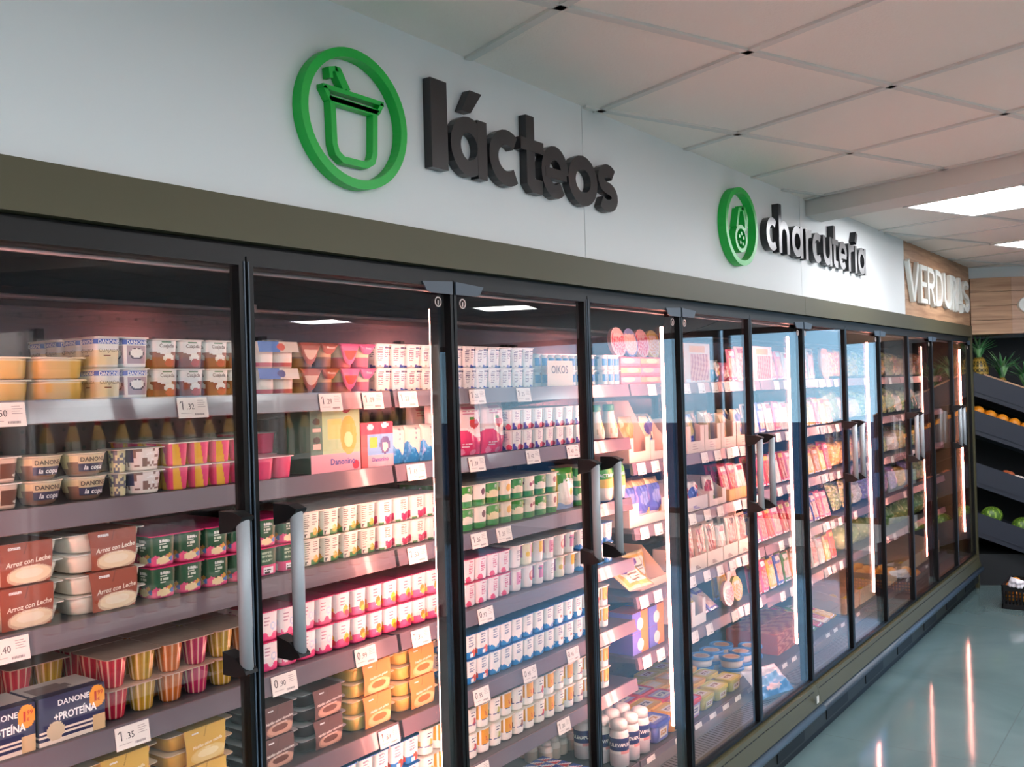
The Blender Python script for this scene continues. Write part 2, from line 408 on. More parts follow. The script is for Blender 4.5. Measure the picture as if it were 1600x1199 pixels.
# ceiling light panels
def panel(cx, cy, label, pair=False):
    r = empty('ceiling_light', True); r.location = (cx, cy, CZ); r.rotation_euler[2] = math.radians(-20.75)
    m = M(); s = .29
    m.box(-s, s, -s, -s+.018, -.014, 0); m.box(-s, s, s-.018, s, -.014, 0); m.box(-s, -s+.018, -s+.018, s-.018, -.014, 0); m.box(s-.018, s, -s+.018, s-.018, -.014, 0)
    m.build('frame', WHITEM, r)
    m = M(); m.box(-s+.018, s-.018, -s+.018, s-.018, -.010, -.002); m.build('diffuser', PANEL, r)
    tag(r, label, 'ceiling light', 'square ceiling light panels')
def cell(i, j): p = G0+GU*GP*(i+.5)+GV*GP*(j+.5); return p
def near(x, y):
    q = np.array([x, y])-G0; return int(math.floor(q@GU/GP)), int(math.floor(q@GV/GP))
spots = [((5.19, -.70), 'square white ceiling light beyond the beam, nearest to the camera'),
         ((7.05, -.755), 'square white ceiling light near the vegetable sign corner'),
         ((7.7, -6.5), 'square white ceiling light mirrored in the second door'), ((8.05, -4.3), 'square white ceiling light mirrored in the third door'),
         ((1.0, -3.6), 'square white ceiling light behind the camera on the left'), ((3.3, -3.3), 'square white ceiling light over the opposite shelves'),
         ((-1.6, -3.6), 'square white ceiling light at the far left of the shop'),
         ((.6, -6.6), 'square white ceiling light near the front wall, left'), ((3.6, -6.6), 'square white ceiling light near the front wall, middle'),
         ((-1.2, -1.6), 'square white ceiling light left of the cold cases'), ((7.0, -2.4), 'square white ceiling light between the beam and the windows'),
         ((-.6, -2.3), 'unseen ceiling panel added as fill behind the camera, first from left'), ((.9, -2.4), 'unseen ceiling panel added as fill behind the camera, second from left'),  # panels added out of view to light the wall and product fronts
         ((2.5, -2.4), 'unseen ceiling panel added as fill over the aisle facing the dairy doors'), ((4.1, -2.3), 'unseen ceiling panel added as fill over the aisle facing the cold cuts'),  # aisle panels likewise added unseen as fill
         ((-1.9, -2.9), 'unseen ceiling panel added as fill in the left part, near the shelves'), ((1.7, -3.2), 'unseen ceiling panel added as fill above the nearest shelving unit'), ((5.3, -2.8), 'unseen ceiling panel added as fill above the aisle near the windows'), ((3.3, -1.9), 'unseen ceiling panel added as fill just right of the frame')]  # further unseen panels added to spread the light more evenly
done = set()
for (p, lab) in spots:
    ij = near(*p)
    if ij in done: continue
    done.add(ij); q = cell(*ij); panel(q[0], q[1], lab)

# ================================================================== REFRIGERATED CASES
XA = .599; DW = .625
SHD = [0, -.19, -.405, -.62, -.84, -1.05]
SHM = [0, -.285, -.52, -.766, -.985]
SHE = [0, -.25, -.51, -.768, -1.01]
def zt(l): return EYE+l
BACKM = mat('case_lining', '#4a4049', rough=.27, metal=.75)
# perforated rows
bn = BACKM.node_tree; t = bn.nodes.new('ShaderNodeTexCoord'); sp = bn.nodes.new('ShaderNodeSeparateXYZ'); bn.links.new(t.outputs['Object'], sp.inputs[0])
def mth(op, a, b=None, cl=False):
    k = bn.nodes.new('ShaderNodeMath'); k.operation = op; k.use_clamp = cl
    for i, x in enumerate((a, b)):
        if x is None: continue
        if isinstance(x, (int, float)): k.inputs[i].default_value = x
        else: bn.links.new(x, k.inputs[i])
    return k.outputs[0]
dx = mth('SUBTRACT', mth('FRACT', mth('DIVIDE', sp.outputs[0], .05)), .5); dx = mth('MULTIPLY', dx, .05)
dz = mth('SUBTRACT', mth('FRACT', mth('DIVIDE', sp.outputs[2], .045)), .5); dz = mth('MULTIPLY', dz, .045)
rr = mth('SQRT', mth('ADD', mth('MULTIPLY', dx, dx), mth('MULTIPLY', dz, dz)))
hole = mth('LESS_THAN', rr, .0045)
mx = bn.nodes.new('ShaderNodeMix'); mx.data_type = 'RGBA'; bn.links.new(hole, mx.inputs[0]); mx.inputs[6].default_value = (*c('#77686e'), 1); mx.inputs[7].default_value = (*c('#050505'), 1)
bn.links.new(mx.outputs[2], bn.nodes['Principled BSDF'].inputs['Base Color'])
LINM = mat('case_canopy', '#2c252c', rough=.3, metal=.5)
SHM_ = mat('shelf_plate', '#4b4a50', rough=.45, metal=.3)
RAILM = mat('price_rail', '#6c6069', rough=.28, coat=.4)
DECKM = mat('case_deck', '#6a6f72', rough=.45, metal=.2)
EDGEM = mat('pale_edge', '#c9b9b3', rough=.4)

def fridge(xa, ndoor, label, kind, first):
    xb = xa+DW*ndoor
    r = empty('refrigerated_case', True); r.location = (0, 0, 0)
    tag(r, label, 'display fridge', 'glass door refrigerated cases')
    zb = EYE-1.36; ztp = EYE+.292
    m = M()                                                        # body: lining, duct, floor, roof, ends
    m.box(xa+.001, xb-.001, .735, .80, .10, ztp+.04, mi=0)
    m.box(xa+.01, xb-.01, .16, .70, EYE-1.395, EYE-1.37, mi=2)
    m.box(xa+.001, xb-.001, .036, .735, ztp+.0, ztp+.08, mi=1)
    m.prism([(.40, ztp), (.60, EYE+.235), (.60, EYE+.222), (.735, EYE+.222), (.735, ztp)], lambda a, b, d: (d, a, b), xa+.01, xb-.01, '#000000', 1)
    m.box(xa, xb, .07, .76, .08, EYE-1.42, mi=1)
    if first: m.box(xa, xa+.012, .03, .735, EYE-1.37, ztp, mi=1)
    m.build('lining', [BACKM, LINM, DECKM], r)
    m = M()                                                        # strips standing in for the bright highlights along the duct and canopy edges
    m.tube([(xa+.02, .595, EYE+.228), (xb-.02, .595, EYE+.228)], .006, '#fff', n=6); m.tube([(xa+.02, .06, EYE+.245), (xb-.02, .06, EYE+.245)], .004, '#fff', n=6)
    m.build('canopy_highlight_strip', ALU, r)
    m = M(); m.box(xa+.001, xb-.001, -.014, .03, ZF0, ZF1-.021); m.box(xa+.001, xb-.001, -.014, -.001, ZF1-.021, ZF1); m.build('fascia', OLIVE, r)
    m = M(); m.box(xa, xb, .012, .035, EYE+.268, ZF0-.001); m.build('header', BLACK, r)
    # base
    m = M(); m.prism([(.06, EYE-1.362), (-.012, EYE-1.366), (-.035, EYE-1.445), (-.02, EYE-1.452), (.06, EYE-1.452)], lambda a, b, d: (d, a, b), xa+.001, xb-.001, '#fff')
    base = m.build('base_profile', OLIVE, r)
    m = M(); k = xa+.02
    while k < xb-.05: m.box(k, k+.03, -.019, -.0145, EYE-1.386, EYE-1.3825); k += .045
    m.build('slot', BLKP, base)
    m = M(); m.tube([(xa, -.035, EYE-1.468), (xb, -.035, EYE-1.468)], .018, '#fff', n=10); m.build('bumper_rail', BLUEG, r)
    m = M(); m.box(xa, xb, -.012, .07, .05, EYE-1.455); kp = m.build('kickplate', mat('kickplate', '#24241f', rough=.45, metal=.2), r)
    k = xa
    while k < xb-.3:
        m = M()
        m.box(k+.12, k+.44, -.016, -.0125, .062, .118, '#fff'); m.build('vent', BLKP, kp)
        k += .625
    m = M(); m.box(xa, xb, .012, .07, 0, .05); m.build('plinth', BLKP, r)
    # deck with grille
    m = M(); m.prism([(.05, EYE-1.40), (.2, EYE-1.385), (.2, EYE-1.37), (.05, EYE-1.385)], lambda a, b, d: (d, a, b), xa+.012, xb-.012, '#fff')
    dk = m.build('air_grille', DECKM, r)
    m = M(); k = xa+.05
    while k < xb-.05: m.quad((k, .09, EYE-1.3805), (k+.006, .09, EYE-1.3805), (k+.006, .17, EYE-1.3725), (k, .17, EYE-1.3725)); k += .022
    m.build('grille_slots', BLKP, dk)
    # shelves by bays of two doors
    for b in range(ndoor//2):
        bx0 = xa+b*2*DW+.006; bx1 = bx0+2*DW-.012; kk = kind[b]
        lv = {'d': SHD, 'm': SHM, 'v': SHE, 'e': SHE}[kk]
        for L in lv+[-1.352]:
            deck = L == -1.352; z = zt(L)
            m = M(); m.box(bx0, bx1, .222, .72, z-.016, z)
            if not deck:
                for s in (bx0+.004, bx1-.012): m.prism([(.23, z-.016), (.72, z-.016), (.72, z-.07)], lambda a, q, d: (d, a, q), s, s+.008, '#fff')
            sh = m.build('shelf', SHM_, r)
            m = M(); m.prism([(.222, z-.002), (.214, z+.004), (.211, z+.003), (.204, z-.038), (.208, z-.04), (.218, z-.036)], lambda a, q, d: (d, a, q), bx0, bx1, '#fff', 0)
            m.build('price_rail', RAILM, sh)
        m = M()
        for s in (bx0+.01, bx1-.03, bx0+.6): m.box(s, s+.018, .718, .736, EYE-1.36, EYE+.17)
        m.build('upright', DARKM, r)
    # posts and LED tubes
    for k in range(0, ndoor+1, 2):
        x = xa+k*DW
        if k == ndoor and xb > 8: x -= .02
        m = M(); m.box(x-.022, x+.026, .032, .052, zb+.01, ztp-.03); po = m.build('post', DARKM, r)
        if k == ndoor and xb < 8: continue
        m = M(); m.box(x-.018, x+.03, .053, .060, EYE-1.2, EYE+.21); m.build('lamp_holder', DARKM, po)
        thin = (first and k == 2) or (not first and k == 4); r2_ = .0016 if (not first and k == 4) else .0065
        m = M(); m.tube([(x-.010, .069, EYE-1.19), (x-.010, .069, EYE+.2)], .0009 if thin else .0065, '#fff', n=8); m.build('light_tube', TUBE, po)
        m = M(); m.tube([(x+.030, .074, EYE-1.19), (x+.030, .074, EYE+.2)], r2_, '#fff', n=8); m.build('light_tube', TUBE, po)  # second tube added unseen behind the post to brighten the interior
    # doors
    for k in range(ndoor):
        d0 = xa+k*DW+.002; d1 = d0+DW-.004; z0 = zb+.004; z1 = EYE+.266; left = k % 2 == 0     # hinged left for even
        hs, ms = .010, .015
        sl, sr = (hs, ms) if left else (ms, hs)
        m = M(); m.box(d0, d0+sl, 0, .028, z0, z1); m.box(d1-sr, d1, 0, .028, z0, z1)
        m.box(d0+sl, d1-sr, 0, .028, z1-.018, z1); m.box(d0+sl, d1-sr, 0, .028, z0, z0+.010)
        # bluish bevel line beside the seam
        e = d1-.0045 if left else d0+.0015
        m.box(e, e+.003, -.0015, 0, z0+.01, z1-.01, mi=1)
        do = m.build('door', [BLACK, BLUEG], r)
        m = M(); m.box(d0+sl, d1-sr, .010, .016, z0+.010, z1-.018); m.build('glass_pane', GLASS, do)
        # handle near the meeting stile
        hx = d1-.062 if left else d0+.062
        m = M(); ha, hb = EYE-.497, EYE-.222
        m.tube([(hx, -.05, ha), (hx, -.05, hb)], .0125, '#fff', 0, 12)
        for zz, sg in ((hb, 1), (ha, -1)):
            m.prism([(.0, zz+.012*sg), (.0, zz-.03*sg), (-.035, zz-.022*sg), (-.062, zz-.002*sg), (-.064, zz+.004*sg), (-.04, zz+.012*sg)], lambda a, q, d: (d, a, q), hx-.014, hx+.014, '#fff', 1)
        m.build('handle', [ALU, BLKP], do)
        hx = d0 if left else d1; sg = 1 if left else -1
        m = M(); m.prism([(hx+sg*.004, EYE+.262), (hx+sg*.115, EYE+.256), (hx+sg*.10, EYE+.236), (hx+sg*.085, EYE+.231), (hx+sg*.004, EYE+.231)], lambda a, q, d: (a, d, q), -.004, 0, '#fff')
        m.build('hinge_plate', BLUEG, do)
        if k > 0 or not first:
            m = M(); cxx = hx+sg*.045; pts = [(cxx+.011*math.cos(a), EYE+.212+.011*math.sin(a)) for a in np.linspace(0, 2*PI, 20)[:-1]]
            m.ribbon(pts, .003, lambda a, q, d: (a, d, q), .0085, .0095, '#fff', closed=True); m.ribbon([(cxx, EYE+.216), (cxx, EYE+.205)], .004, lambda a, q, d: (a, d, q), .0085, .0095, '#fff')
            m.build('etched_mark', EDGEM, do)
    return r
fridge(XA, 6, 'long glass door case of dairy and cold cuts, nearer one', 'ddm', True)
f2 = fridge(XA+6*DW, 6, 'long glass door case of vegetables, farther one before the corner', 'evv', False)
m = M(); m.box(8.10, 8.125, -.014, .80, .0, ZF1-.001); m.build('end_panel', OLIVE, f2)
m = M(); m.box(4.27, 4.29, -.041, -.0375, EYE-1.425, EYE-1.395); m.build('rating_plate', WHITEM, f2)

# ================================================================== PRODUCTS
def cup_M(h, r, art, sq=4.5, rep=4, taper=.9, N=60, nz=24, texts=(), bottom='#e9e4dc', roll=.0025):
    m = M(); prof = [(r*taper*.86, 0), (r*taper*.97, h*.025)]
    for j in range(1, nz+1): v = j/nz; prof.append((r*(taper+(1-taper)*v), h*(.025+.965*v)))
    prof += [(r+roll, h*.992), (r+roll, h)]
    rg = m.lathe(prof, art, N=N, sq=sq, rep=rep)
    m.cap(rg[0], bottom, flip=True); m.cap(rg[-1], bottom)
    for t in texts:                                    # (string, size, v, colour, bold, faces)
        for a in t[5]:
            rr = r*(taper+(1-taper)*t[2])
            if sq > 3:
                an = math.radians(a)
                fn = (lambda an, rr, zz: lambda x, y: (math.cos(an)*(rr+.0006)-math.sin(an)*x, math.sin(an)*(rr+.0006)+math.cos(an)*x, zz+y))(an, rr, t[2]*h)
            else: fn = wrap(0, 0, rr, t[2]*h, a, .0007)
            m.text(t[0], t[1], fn, t[3], 0, t[4])
    return m
def cup_pack(h, pitch, cups, nx, ny, lid, name='yogurt_pack', lidt=.0022, mats=PRINT, lidart=None, gap=.0):
    """cups: list of cup M objects, cycled over columns; origin front-left-bottom"""
    r = empty(name); PROTOS.append(r)
    objs = []
    for m in cups: objs.append(m.build('cup', mats, None, link=False))
    for j in range(ny):
        for i in range(nx):
            o = objs[i % len(objs)]; q = o.copy(); q.parent = r; q.location = ((i+.5)*pitch, (j+.5)*pitch, 0); PROTOS.append(q)
    m = M(); m.rplate(.001, nx*pitch-.001, -.0005, ny*pitch-.001, h-.0004, h+lidt-.0004, .009, lid)
    o = m.build('foil_lid', FOILM if lidart is None else PRINT, r, link=False); PROTOS.append(o)
    return r
def simple(name, m, mats):
    """a one-mesh product"""
    o = m.build(name, mats, None, link=False); PROTOS.append(o); return o

# ---- cups of the first two doors
cuajada_b = art_simple(W0, ('wave', .55, .05, 1, 2.2, '#8d4a2c'), ('blob', .62, .38, .27, .17, '#f7efe2'), ('blob', .66, .2, .24, .14, '#c04a34'), ('blob', .62, .42, .2, .09, '#fffaf0'), ('rect', .3, .7, .9, .93, '#2f7a46'))
P_CUAJ = cup_pack(.058, .063, [cup_M(.058, .0295, cuajada_b, texts=[('Cuajada', .0105, .74, '#5a3526', .01, (-90, 180))])], 2, 2, '#efe6dc')
dan_a = art_simple(W0, ('band', .0, .12, '#eee6da'), ('band', .12, .6, '#f1dcae'), ('band', .78, .95, '#2a5cc0'), ('small', .4, .48, .2, .8, 3, '#8a4b2a'))
dan_b = art_simple(W0, ('rect', .1, .9, .14, .74, '#b9a0a8'), ('blob', .5, .48, .36, .19, '#3c2a3c'), ('blob', .5, .5, .31, .15, '#fff8ef'), ('band', .78, .95, '#2a5cc0'))
P_DAN = cup_pack(.059, .061, [cup_M(.059, .0285, dan_a, texts=[('DANONE', .0105, .80, '#ffffff', .02, (-90, 180)), ('CUAJADA', .0095, .52, '#7a6a4a', 0, (-90, 180))]),
                              cup_M(.059, .0285, dan_b, texts=[('DANONE', .0105, .80, '#ffffff', .02, (-90, 180))])], 2, 2, '#f4efe6')
txt_blue = art_simple(W0, ('small', .3, .92, .06, .52, 8, '#8a7f92'), ('small', .45, .9, .6, .95, 5, '#7a7090'), ('rect', .55, .95, 0, .16, '#3b4fae'), ('blob', .85, .2, .14, .1, W0), ('rect', .6, .92, .82, .9, '#35406e'), ('blob', .2, .14, .08, .07, '#555'), ('blob', .2, .14, .05, .045, W0))
P_BLUE = cup_pack(.060, .060, [cup_M(.060, .0287, txt_blue)], 2, 2, '#f3f0ea')
txt_purple = art_simple(W0, ('small', .45, .95, .3, .9, 6, '#9a90a8'), ('rect', 0, .55, 0, .34, '#4a3a9e'), ('blob', .5, .3, .22, .16, W0), ('blob', .8, .14, .2, .15, '#e0445c'), ('vseam', .03, .03, '#d9d2cc'))
P_PURP = cup_pack(.0605, .060, [cup_M(.0605, .0287, txt_purple)], 2, 2, '#f3f0ea')
green_pk = art_simple('#1d5a3a', ('small', .5, .9, .25, .75, 4, '#dfe8d8'), ('wave', .32, .05, 2, 0, '#e8568a'), ('blob', .45, .2, .35, .13, '#f6e2b0'), ('blob', .75, .33, .12, .08, '#d8a040'), ('blob', .85, .22, .1, .09, '#3b7fc0'), ('band', 0, .06, '#e2357c'))
green_bk = art_simple('#1d5a3a', ('small', .5, .95, .1, .9, 8, '#b8ccb0'), ('band', 0, .4, '#e8568a'), ('rect', .2, .8, .06, .32, '#fff'), ('small', .08, .3, .22, .78, 2, '#222'))
P_GRN = cup_pack(.062, .0655, [cup_M(.062, .030, green_pk, texts=[('Bífidus', .009, .78, '#ffffff', .01, (-90, 180))])], 2, 2, '#e2357c')
P_GRNB = cup_pack(.062, .0655, [cup_M(.062, .030, green_bk)], 2, 2, '#e2357c')
w_green = art_simple('#f5efdc', ('small', .25, .95, .04, .4, 9, '#8d8f7e'), ('small', .5, .95, .5, .92, 6, '#8d8f7e'), ('rect', .42, .97, 0, .24, '#3c8a4c'), ('blob', .74, .24, .17, .13, '#e8b23c'), ('blob', .68, .3, .09, .07, '#f6d890'), ('blob', .15, .12, .08, .07, '#444'), ('blob', .15, .12, .05, .045, '#f5efdc'))
P_WGR = cup_pack(.062, .0635, [cup_M(.062, .030, w_green)], 2, 2, '#efe9d8')
w_berry = art_simple('#f7efe6', ('small', .45, .95, .3, .9, 7, '#8d8f7e'), ('blob', .68, .17, .26, .14, '#b02858'), ('blob', .5, .26, .13, .09, '#d85a88'), ('blob', .85, .3, .1, .1, '#c83a70'), ('rect', .0, .3, 0, .1, '#3c8a4c'))
P_WBE = cup_pack(.062, .0635, [cup_M(.062, .030, w_berry)], 2, 2, '#efe4e0')
pk_fr = [art_simple('#f8eceb', ('wave', .28, .08, 1, k, '#ea5f92'), ('band', 0, .06, '#e24c84'), ('blob', .68, .36, .2, .17, cc_), ('blob', .78, .24, .16, .12, c2), ('blob', .3, .25, .16, .11, '#f06ea0'), ('small', .55, .92, .2, .8, 6, '#c0708c')) for k, cc_, c2 in ((0, '#f2c43c', '#e23a4c'), (1.2, '#f0983c', '#f6d860'), (2.2, '#d8d040', '#e88a2c'))]
pk_st = [art_simple('#f8eceb', ('wave', .22, .09, 1.5, k, '#ea4f86'), ('band', 0, .05, '#e24c84'), ('blob', .7, .5, .17, .14, '#c8d4ec'), ('blob', .7, .5, .11, .09, '#f8f0f0'), ('small', .55, .92, .1, .6, 6, '#c08a9c')) for k in (0, 2.5)]
P_PKF = cup_pack(.0655, .0565, [cup_M(.0655, .0268, a) for a in pk_fr[:2]], 2, 2, '#e0407c')
P_PKG = cup_pack(.0655, .0565, [cup_M(.0655, .0268, a) for a in pk_fr[1:]], 2, 2, '#e0407c')
P_PKS = cup_pack(.0655, .0565, [cup_M(.0655, .0268, a) for a in pk_st], 2, 2, '#e0407c')
pk_b = art_simple('#f8ecec', ('small', .4, .95, .3, .9, 8, '#d87090'), ('blob', .25, .14, .22, .14, '#e84a78'), ('blob', .45, .1, .12, .08, '#e84a78'), ('band', 0, .03, '#e84a78'))
P_PKB = cup_pack(.066, .0565, [cup_M(.066, .0268, pk_b)], 2, 2, '#e2557f')
bl = [art_simple(W0, ('small', .5, .95, .15, .85, 7, '#8a9ab0'), ('wave', .18, .07, 1.2, 1, '#2a86c8')),
      art_simple(W0, ('band', 0, .3, '#1f7cc4'), ('blob', .72, .22, .24, .15, '#d8503c'), ('blob', .5, .14, .2, .09, '#fff'), ('small', .5, .95, .15, .85, 7, '#8a9ab0')),
      art_simple(W0, ('band', 0, .3, '#2a86c8'), ('blob', .55, .22, .36, .16, '#fff'), ('blob', .65, .36, .14, .06, '#a06a48'), ('small', .55, .95, .15, .85, 6, '#8a9ab0'))]
P_BL = [cup_pack(.069, .0575, [cup_M(.069, .0272, a)], 2, 2, '#2a7fc4') for a in bl]
yw = art_simple('#f8f3ea', ('rect', .1, .9, .34, .96, '#f0a428'), ('rect', .15, .6, .3, .36, '#555a80'))
frt = [art_simple('#f8f3ea', ('small', .66, .9, .25, .8, 2, '#2e3a66'), ('blob', .62, .42, .2, .16, q), ('blob', .4, .5, .14, .1, '#f0ead8'), ('rect', .1, .9, .32, .35, '#5a6090')) for q in ('#d23a48', '#b8b85a', '#8a5a4c')]
YC = cup_M(.070, .0272, yw, texts=[('1€', .034, .42, '#d23a1c', .03, (-90, 180))], sq=2.6)
P_EU = [cup_pack(.070, .0572, [cup_M(.070, .0272, f_, sq=2.6), YC], 2, 2, '#e8e0d0') for f_ in frt]
# round white cups
rd = [art_simple('#f4eeea', ('rect', .15, .85, .3, .85, '#e8a0c0'), ('small', .4, .8, .25, .75, 4, '#b04a80')), art_simple('#f4eeea', ('blob', .5, .55, .26, .24, '#d86a6a'), ('blob', .5, .6, .16, .14, '#f2d0c0')),
      art_simple('#f4eeea', ('rect', .15, .85, .3, .85, '#c87aa8'), ('rect', .1, .4, .7, .8, '#7a8498')), art_simple('#f4eeea', ('small', .35, .85, .2, .8, 5, '#a9a0a8')), art_simple('#f6eecf', ('rect', .4, .85, .35, .9, '#c98ab0'), ('blob', .2, .5, .16, .12, '#ecc84a')), art_simple('#f4eeea', ('rect', .2, .8, .45, .95, '#efc048'))]
P_RD = [cup_pack(.068, .0585, [cup_M(.068, .0272, a, sq=2, rep=3, taper=.86)], 1, 2, '#e6e0dc', name='yogurt_pack') for a in rd]
# activia
def act(top, mid, dots): return art_simple(top, ('band', 0, .34, '#2c8a3c'), ('wave', .56, .1, .5, .6, mid), ('band', 0, .3, '#2c8a3c'), ('band', 0, .05, '#5cae4c'), *dots)
ac = [act('#3f9a3c', '#f5eedc', ()), act('#f5efe0', '#f5efe0', (('blob', .6, .66, .2, .16, '#5a2c34'),)), act('#4aa03c', '#f0e0b0', ()), act('#f0e8d0', '#f0e8d0', (('blob', .6, .64, .26, .18, '#e8b43c'),)), act('#3f9a3c', '#f2e6c4', ()),
      act('#f2ead8', '#f2ead8', (('blob', .4, .62, .13, .1, '#8a2848'), ('blob', .72, .68, .13, .1, '#702040')))]
acm = [cup_M(.063, .0292, a, sq=3, taper=.9, texts=([('ACTIVIA', .0115, .76, '#ffffff', .02, (-90, 180))] if i % 2 == 0 else ())) for i, a in enumerate(ac)]
P_AC = [cup_pack(.063, .0632, [acm[i], acm[i+1]], 2, 2, '#efe9d2') for i in (0, 2, 4)]
# pink and yellow duo cups, plain pink cups
duo = art_simple('#e8447c', ('wave', 2, 0, 1, 0, '#e8447c'))
def duo(u, v): return '#f2b632' if u < .52-.28*(v-.5) and u > .04 else '#e8407a'
P_DUO = cup_pack(.047, .0535, [cup_M(.047, .0245, duo, sq=3.4, rep=4, taper=.84, texts=())], 2, 2, '#f2e2da')
P_PINK = cup_pack(.049, .054, [cup_M(.049, .025, '#e83a72', sq=3.2, taper=.82)], 2, 2, '#efc8cc')
# clear jelly cups with ribs
def jelly_M(col):
    m = M(); N = 48; rings = []
    for z, r in ((0, .019), (.004, .0205), (.02, .0225), (.045, .026), (.0565, .0275), (.058, .0285)):
        ring = []
        for i in range(N):
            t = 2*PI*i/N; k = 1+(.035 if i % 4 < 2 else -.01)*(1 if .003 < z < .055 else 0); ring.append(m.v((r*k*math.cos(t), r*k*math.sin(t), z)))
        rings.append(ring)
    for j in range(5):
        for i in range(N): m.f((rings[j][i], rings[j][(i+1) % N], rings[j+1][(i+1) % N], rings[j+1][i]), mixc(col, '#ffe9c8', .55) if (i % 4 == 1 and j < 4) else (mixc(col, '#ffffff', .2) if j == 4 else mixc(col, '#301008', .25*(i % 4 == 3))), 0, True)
    m.cap(rings[0], col, flip=True); m.cap(rings[-1], col); return m
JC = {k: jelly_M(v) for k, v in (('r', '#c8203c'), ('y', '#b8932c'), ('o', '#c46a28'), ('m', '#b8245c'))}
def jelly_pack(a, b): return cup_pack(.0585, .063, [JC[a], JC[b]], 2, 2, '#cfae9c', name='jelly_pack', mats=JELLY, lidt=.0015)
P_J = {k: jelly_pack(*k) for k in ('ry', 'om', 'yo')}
for p in P_J.values():
    for o in kids(p):
        if o.name.startswith('foil_lid'): o.data.materials[0] = FILM

# custard tub with clear lid
def custard():
    m = M(); m.loft([(.86, 0), (.92, .003), (.95, .02), (.965, .033), (.97, .037)], .103, .103, .032, lambda u, v: '#e9b95a' if v < .75 else '#f3dcae', cx=.052, cy=.052)
    l = M(); l.rplate(0, .105, 0, .105, .0372, .040, .02, '#f5e2c0')
    return proto('custard_tub', [('tub', m, PRINT), ('lid', l, FILM)])
P_CUS = custard()
# layered yogurt with a folded card top
def flap(cols, accent):
    m0 = M(); r = empty('dessert_pack'); PROTOS.append(r)
    def lay(u, v): return '#b02040' if .06 < v < .24 else ('#efc4bc' if v < .06 else '#f4e6da')
    cm = cup_M(.058, .0285, lay, sq=3, rep=2, taper=.93).build('cup', PRINT, None, link=False)
    for i in range(2): q = cm.copy(); q.parent = r; q.location = (.0295+i*.0575, .03, 0); PROTOS.append(q)
    def fr(u, v): return (cols[0] if u < .52 else cols[1]) if not blob(u, v, .56, .5, .1, .34) else accent
    m = M(); m.box(0, .117, .0, .06, .0588, .0602, '#eee'); m.grid(lambda u, v: (.117*u-.004*(1-v), -.002-.010*(1-v), .036+.0245*v), 44, 18, fr, 0, False)
    m.grid(lambda u, v: (.117*u-.004*(1-v), -.0012-.010*(1-v), .036+.0245*v), 1, 1, '#ddd', 0, False, True)
    o = m.build('card_top', CARD, r, link=False); PROTOS.append(o); return r
P_FLB = flap(('#3f74c8', '#f3d9c4'), '#e0523c'); P_FLM = flap(('#5a7cc8', '#efe0d8'), '#4a4a8c')
# dessert with a card collar hanging over the cups
def collar(colr, ink, pic, body, txt):
    r = empty('dessert_pack'); PROTOS.append(r)
    cm = cup_M(.058, .029, lambda u, v: body[0] if v > .45 else body[1], sq=2.6, rep=2, taper=.9).build('cup', PRINT, None, link=False)
    for i in range(2): q = cm.copy(); q.parent = r; q.location = (.031+i*.062, .032, 0); PROTOS.append(q)
    def shp(u): return .052*(1-abs((u-.27)/.27)**2.2) if u < .54 else .026*(1-abs((u-.77)/.23)**3)
    m = M(); m.box(0, .124, 0, .064, .0588, .0604, colr)
    def fr(u, v):
        if blob(u, v, .27, .45, .17, .22): return pic
        if blob(u, v, .27, .52, .12, .14): return mixc(pic, '#ffe8d8', .6)
        return colr
    m.grid(lambda u, v: (.124*u, -.0015-.005*math.sin(PI*v), .0604-max(.006, shp(u))*(1-v)), 52, 30, fr, 0, False)
    m.text(txt, .0085, lambda a, b: (.097+a, -.0078, .047+b), ink, 0, .01)
    o = m.build('card_collar', CARD, r, link=False); PROTOS.append(o); return r
P_COB = collar('#a8503c', '#f5dccb', '#d8b8a0', ('#c89a70', '#7a4a34'), 'Mousse'); P_COP = collar('#e86a9c', '#fbe6ee', '#d8402c', ('#f0d8b0', '#d86a80'), 'Fresa')
# glass dessert bowls
def copa():
    r = empty('dessert_cup'); PROTOS.append(r)
    def a(u, v):
        if v > .9: return '#d8c8a8'
        if v < .45+.12*math.sin(u*6.3+1): return '#8a6a58'
        return '#ecd9a8'
    m = M(); pr = [(.024, 0), (.028, .003), (.034, .015), (.038, .028), (.0405, .040), (.042, .043)]
    rg = m.lathe([(q[0], q[1]) for q in pr], a, .044, .044, 36, rep=1); m.cap(rg[0], '#8a6a58', flip=True); m.cap(rg[-1], '#e8d8b0')
    def lab(u, v): return '#3d3f5c' if v < .55 else '#dcc9a0'
    m.grid(lambda u, v: (lambda t, rr: (.044+rr*math.cos(t), .044+rr*math.sin(t), .010+.03*v))(math.radians(-130+80*u), .0355+.0065*v), 18, 8, lab)
    m.text('DANONE', .0115, wrap(.044, .044, .0405, .029, -90, .001), '#4a3c34', 0, .02); m.text('la copa', .0125, wrap(.044, .044, .0385, .0135, -90, .0012), '#ffffff', 0, .02, sh=.25)
    o = m.build('cup', PRINT, r, link=False); PROTOS.append(o)
    l = M(); rg = l.lathe([(.0435, .0432), (.0435, .0452)], '#efe2c4', .044, .044, 32); l.cap(rg[1], '#efe2c4'); l.cap(rg[0], '#efe2c4', flip=True)
    o = l.build('lid', FOILM, r, link=False); PROTOS.append(o); return r
P_COPA = copa()
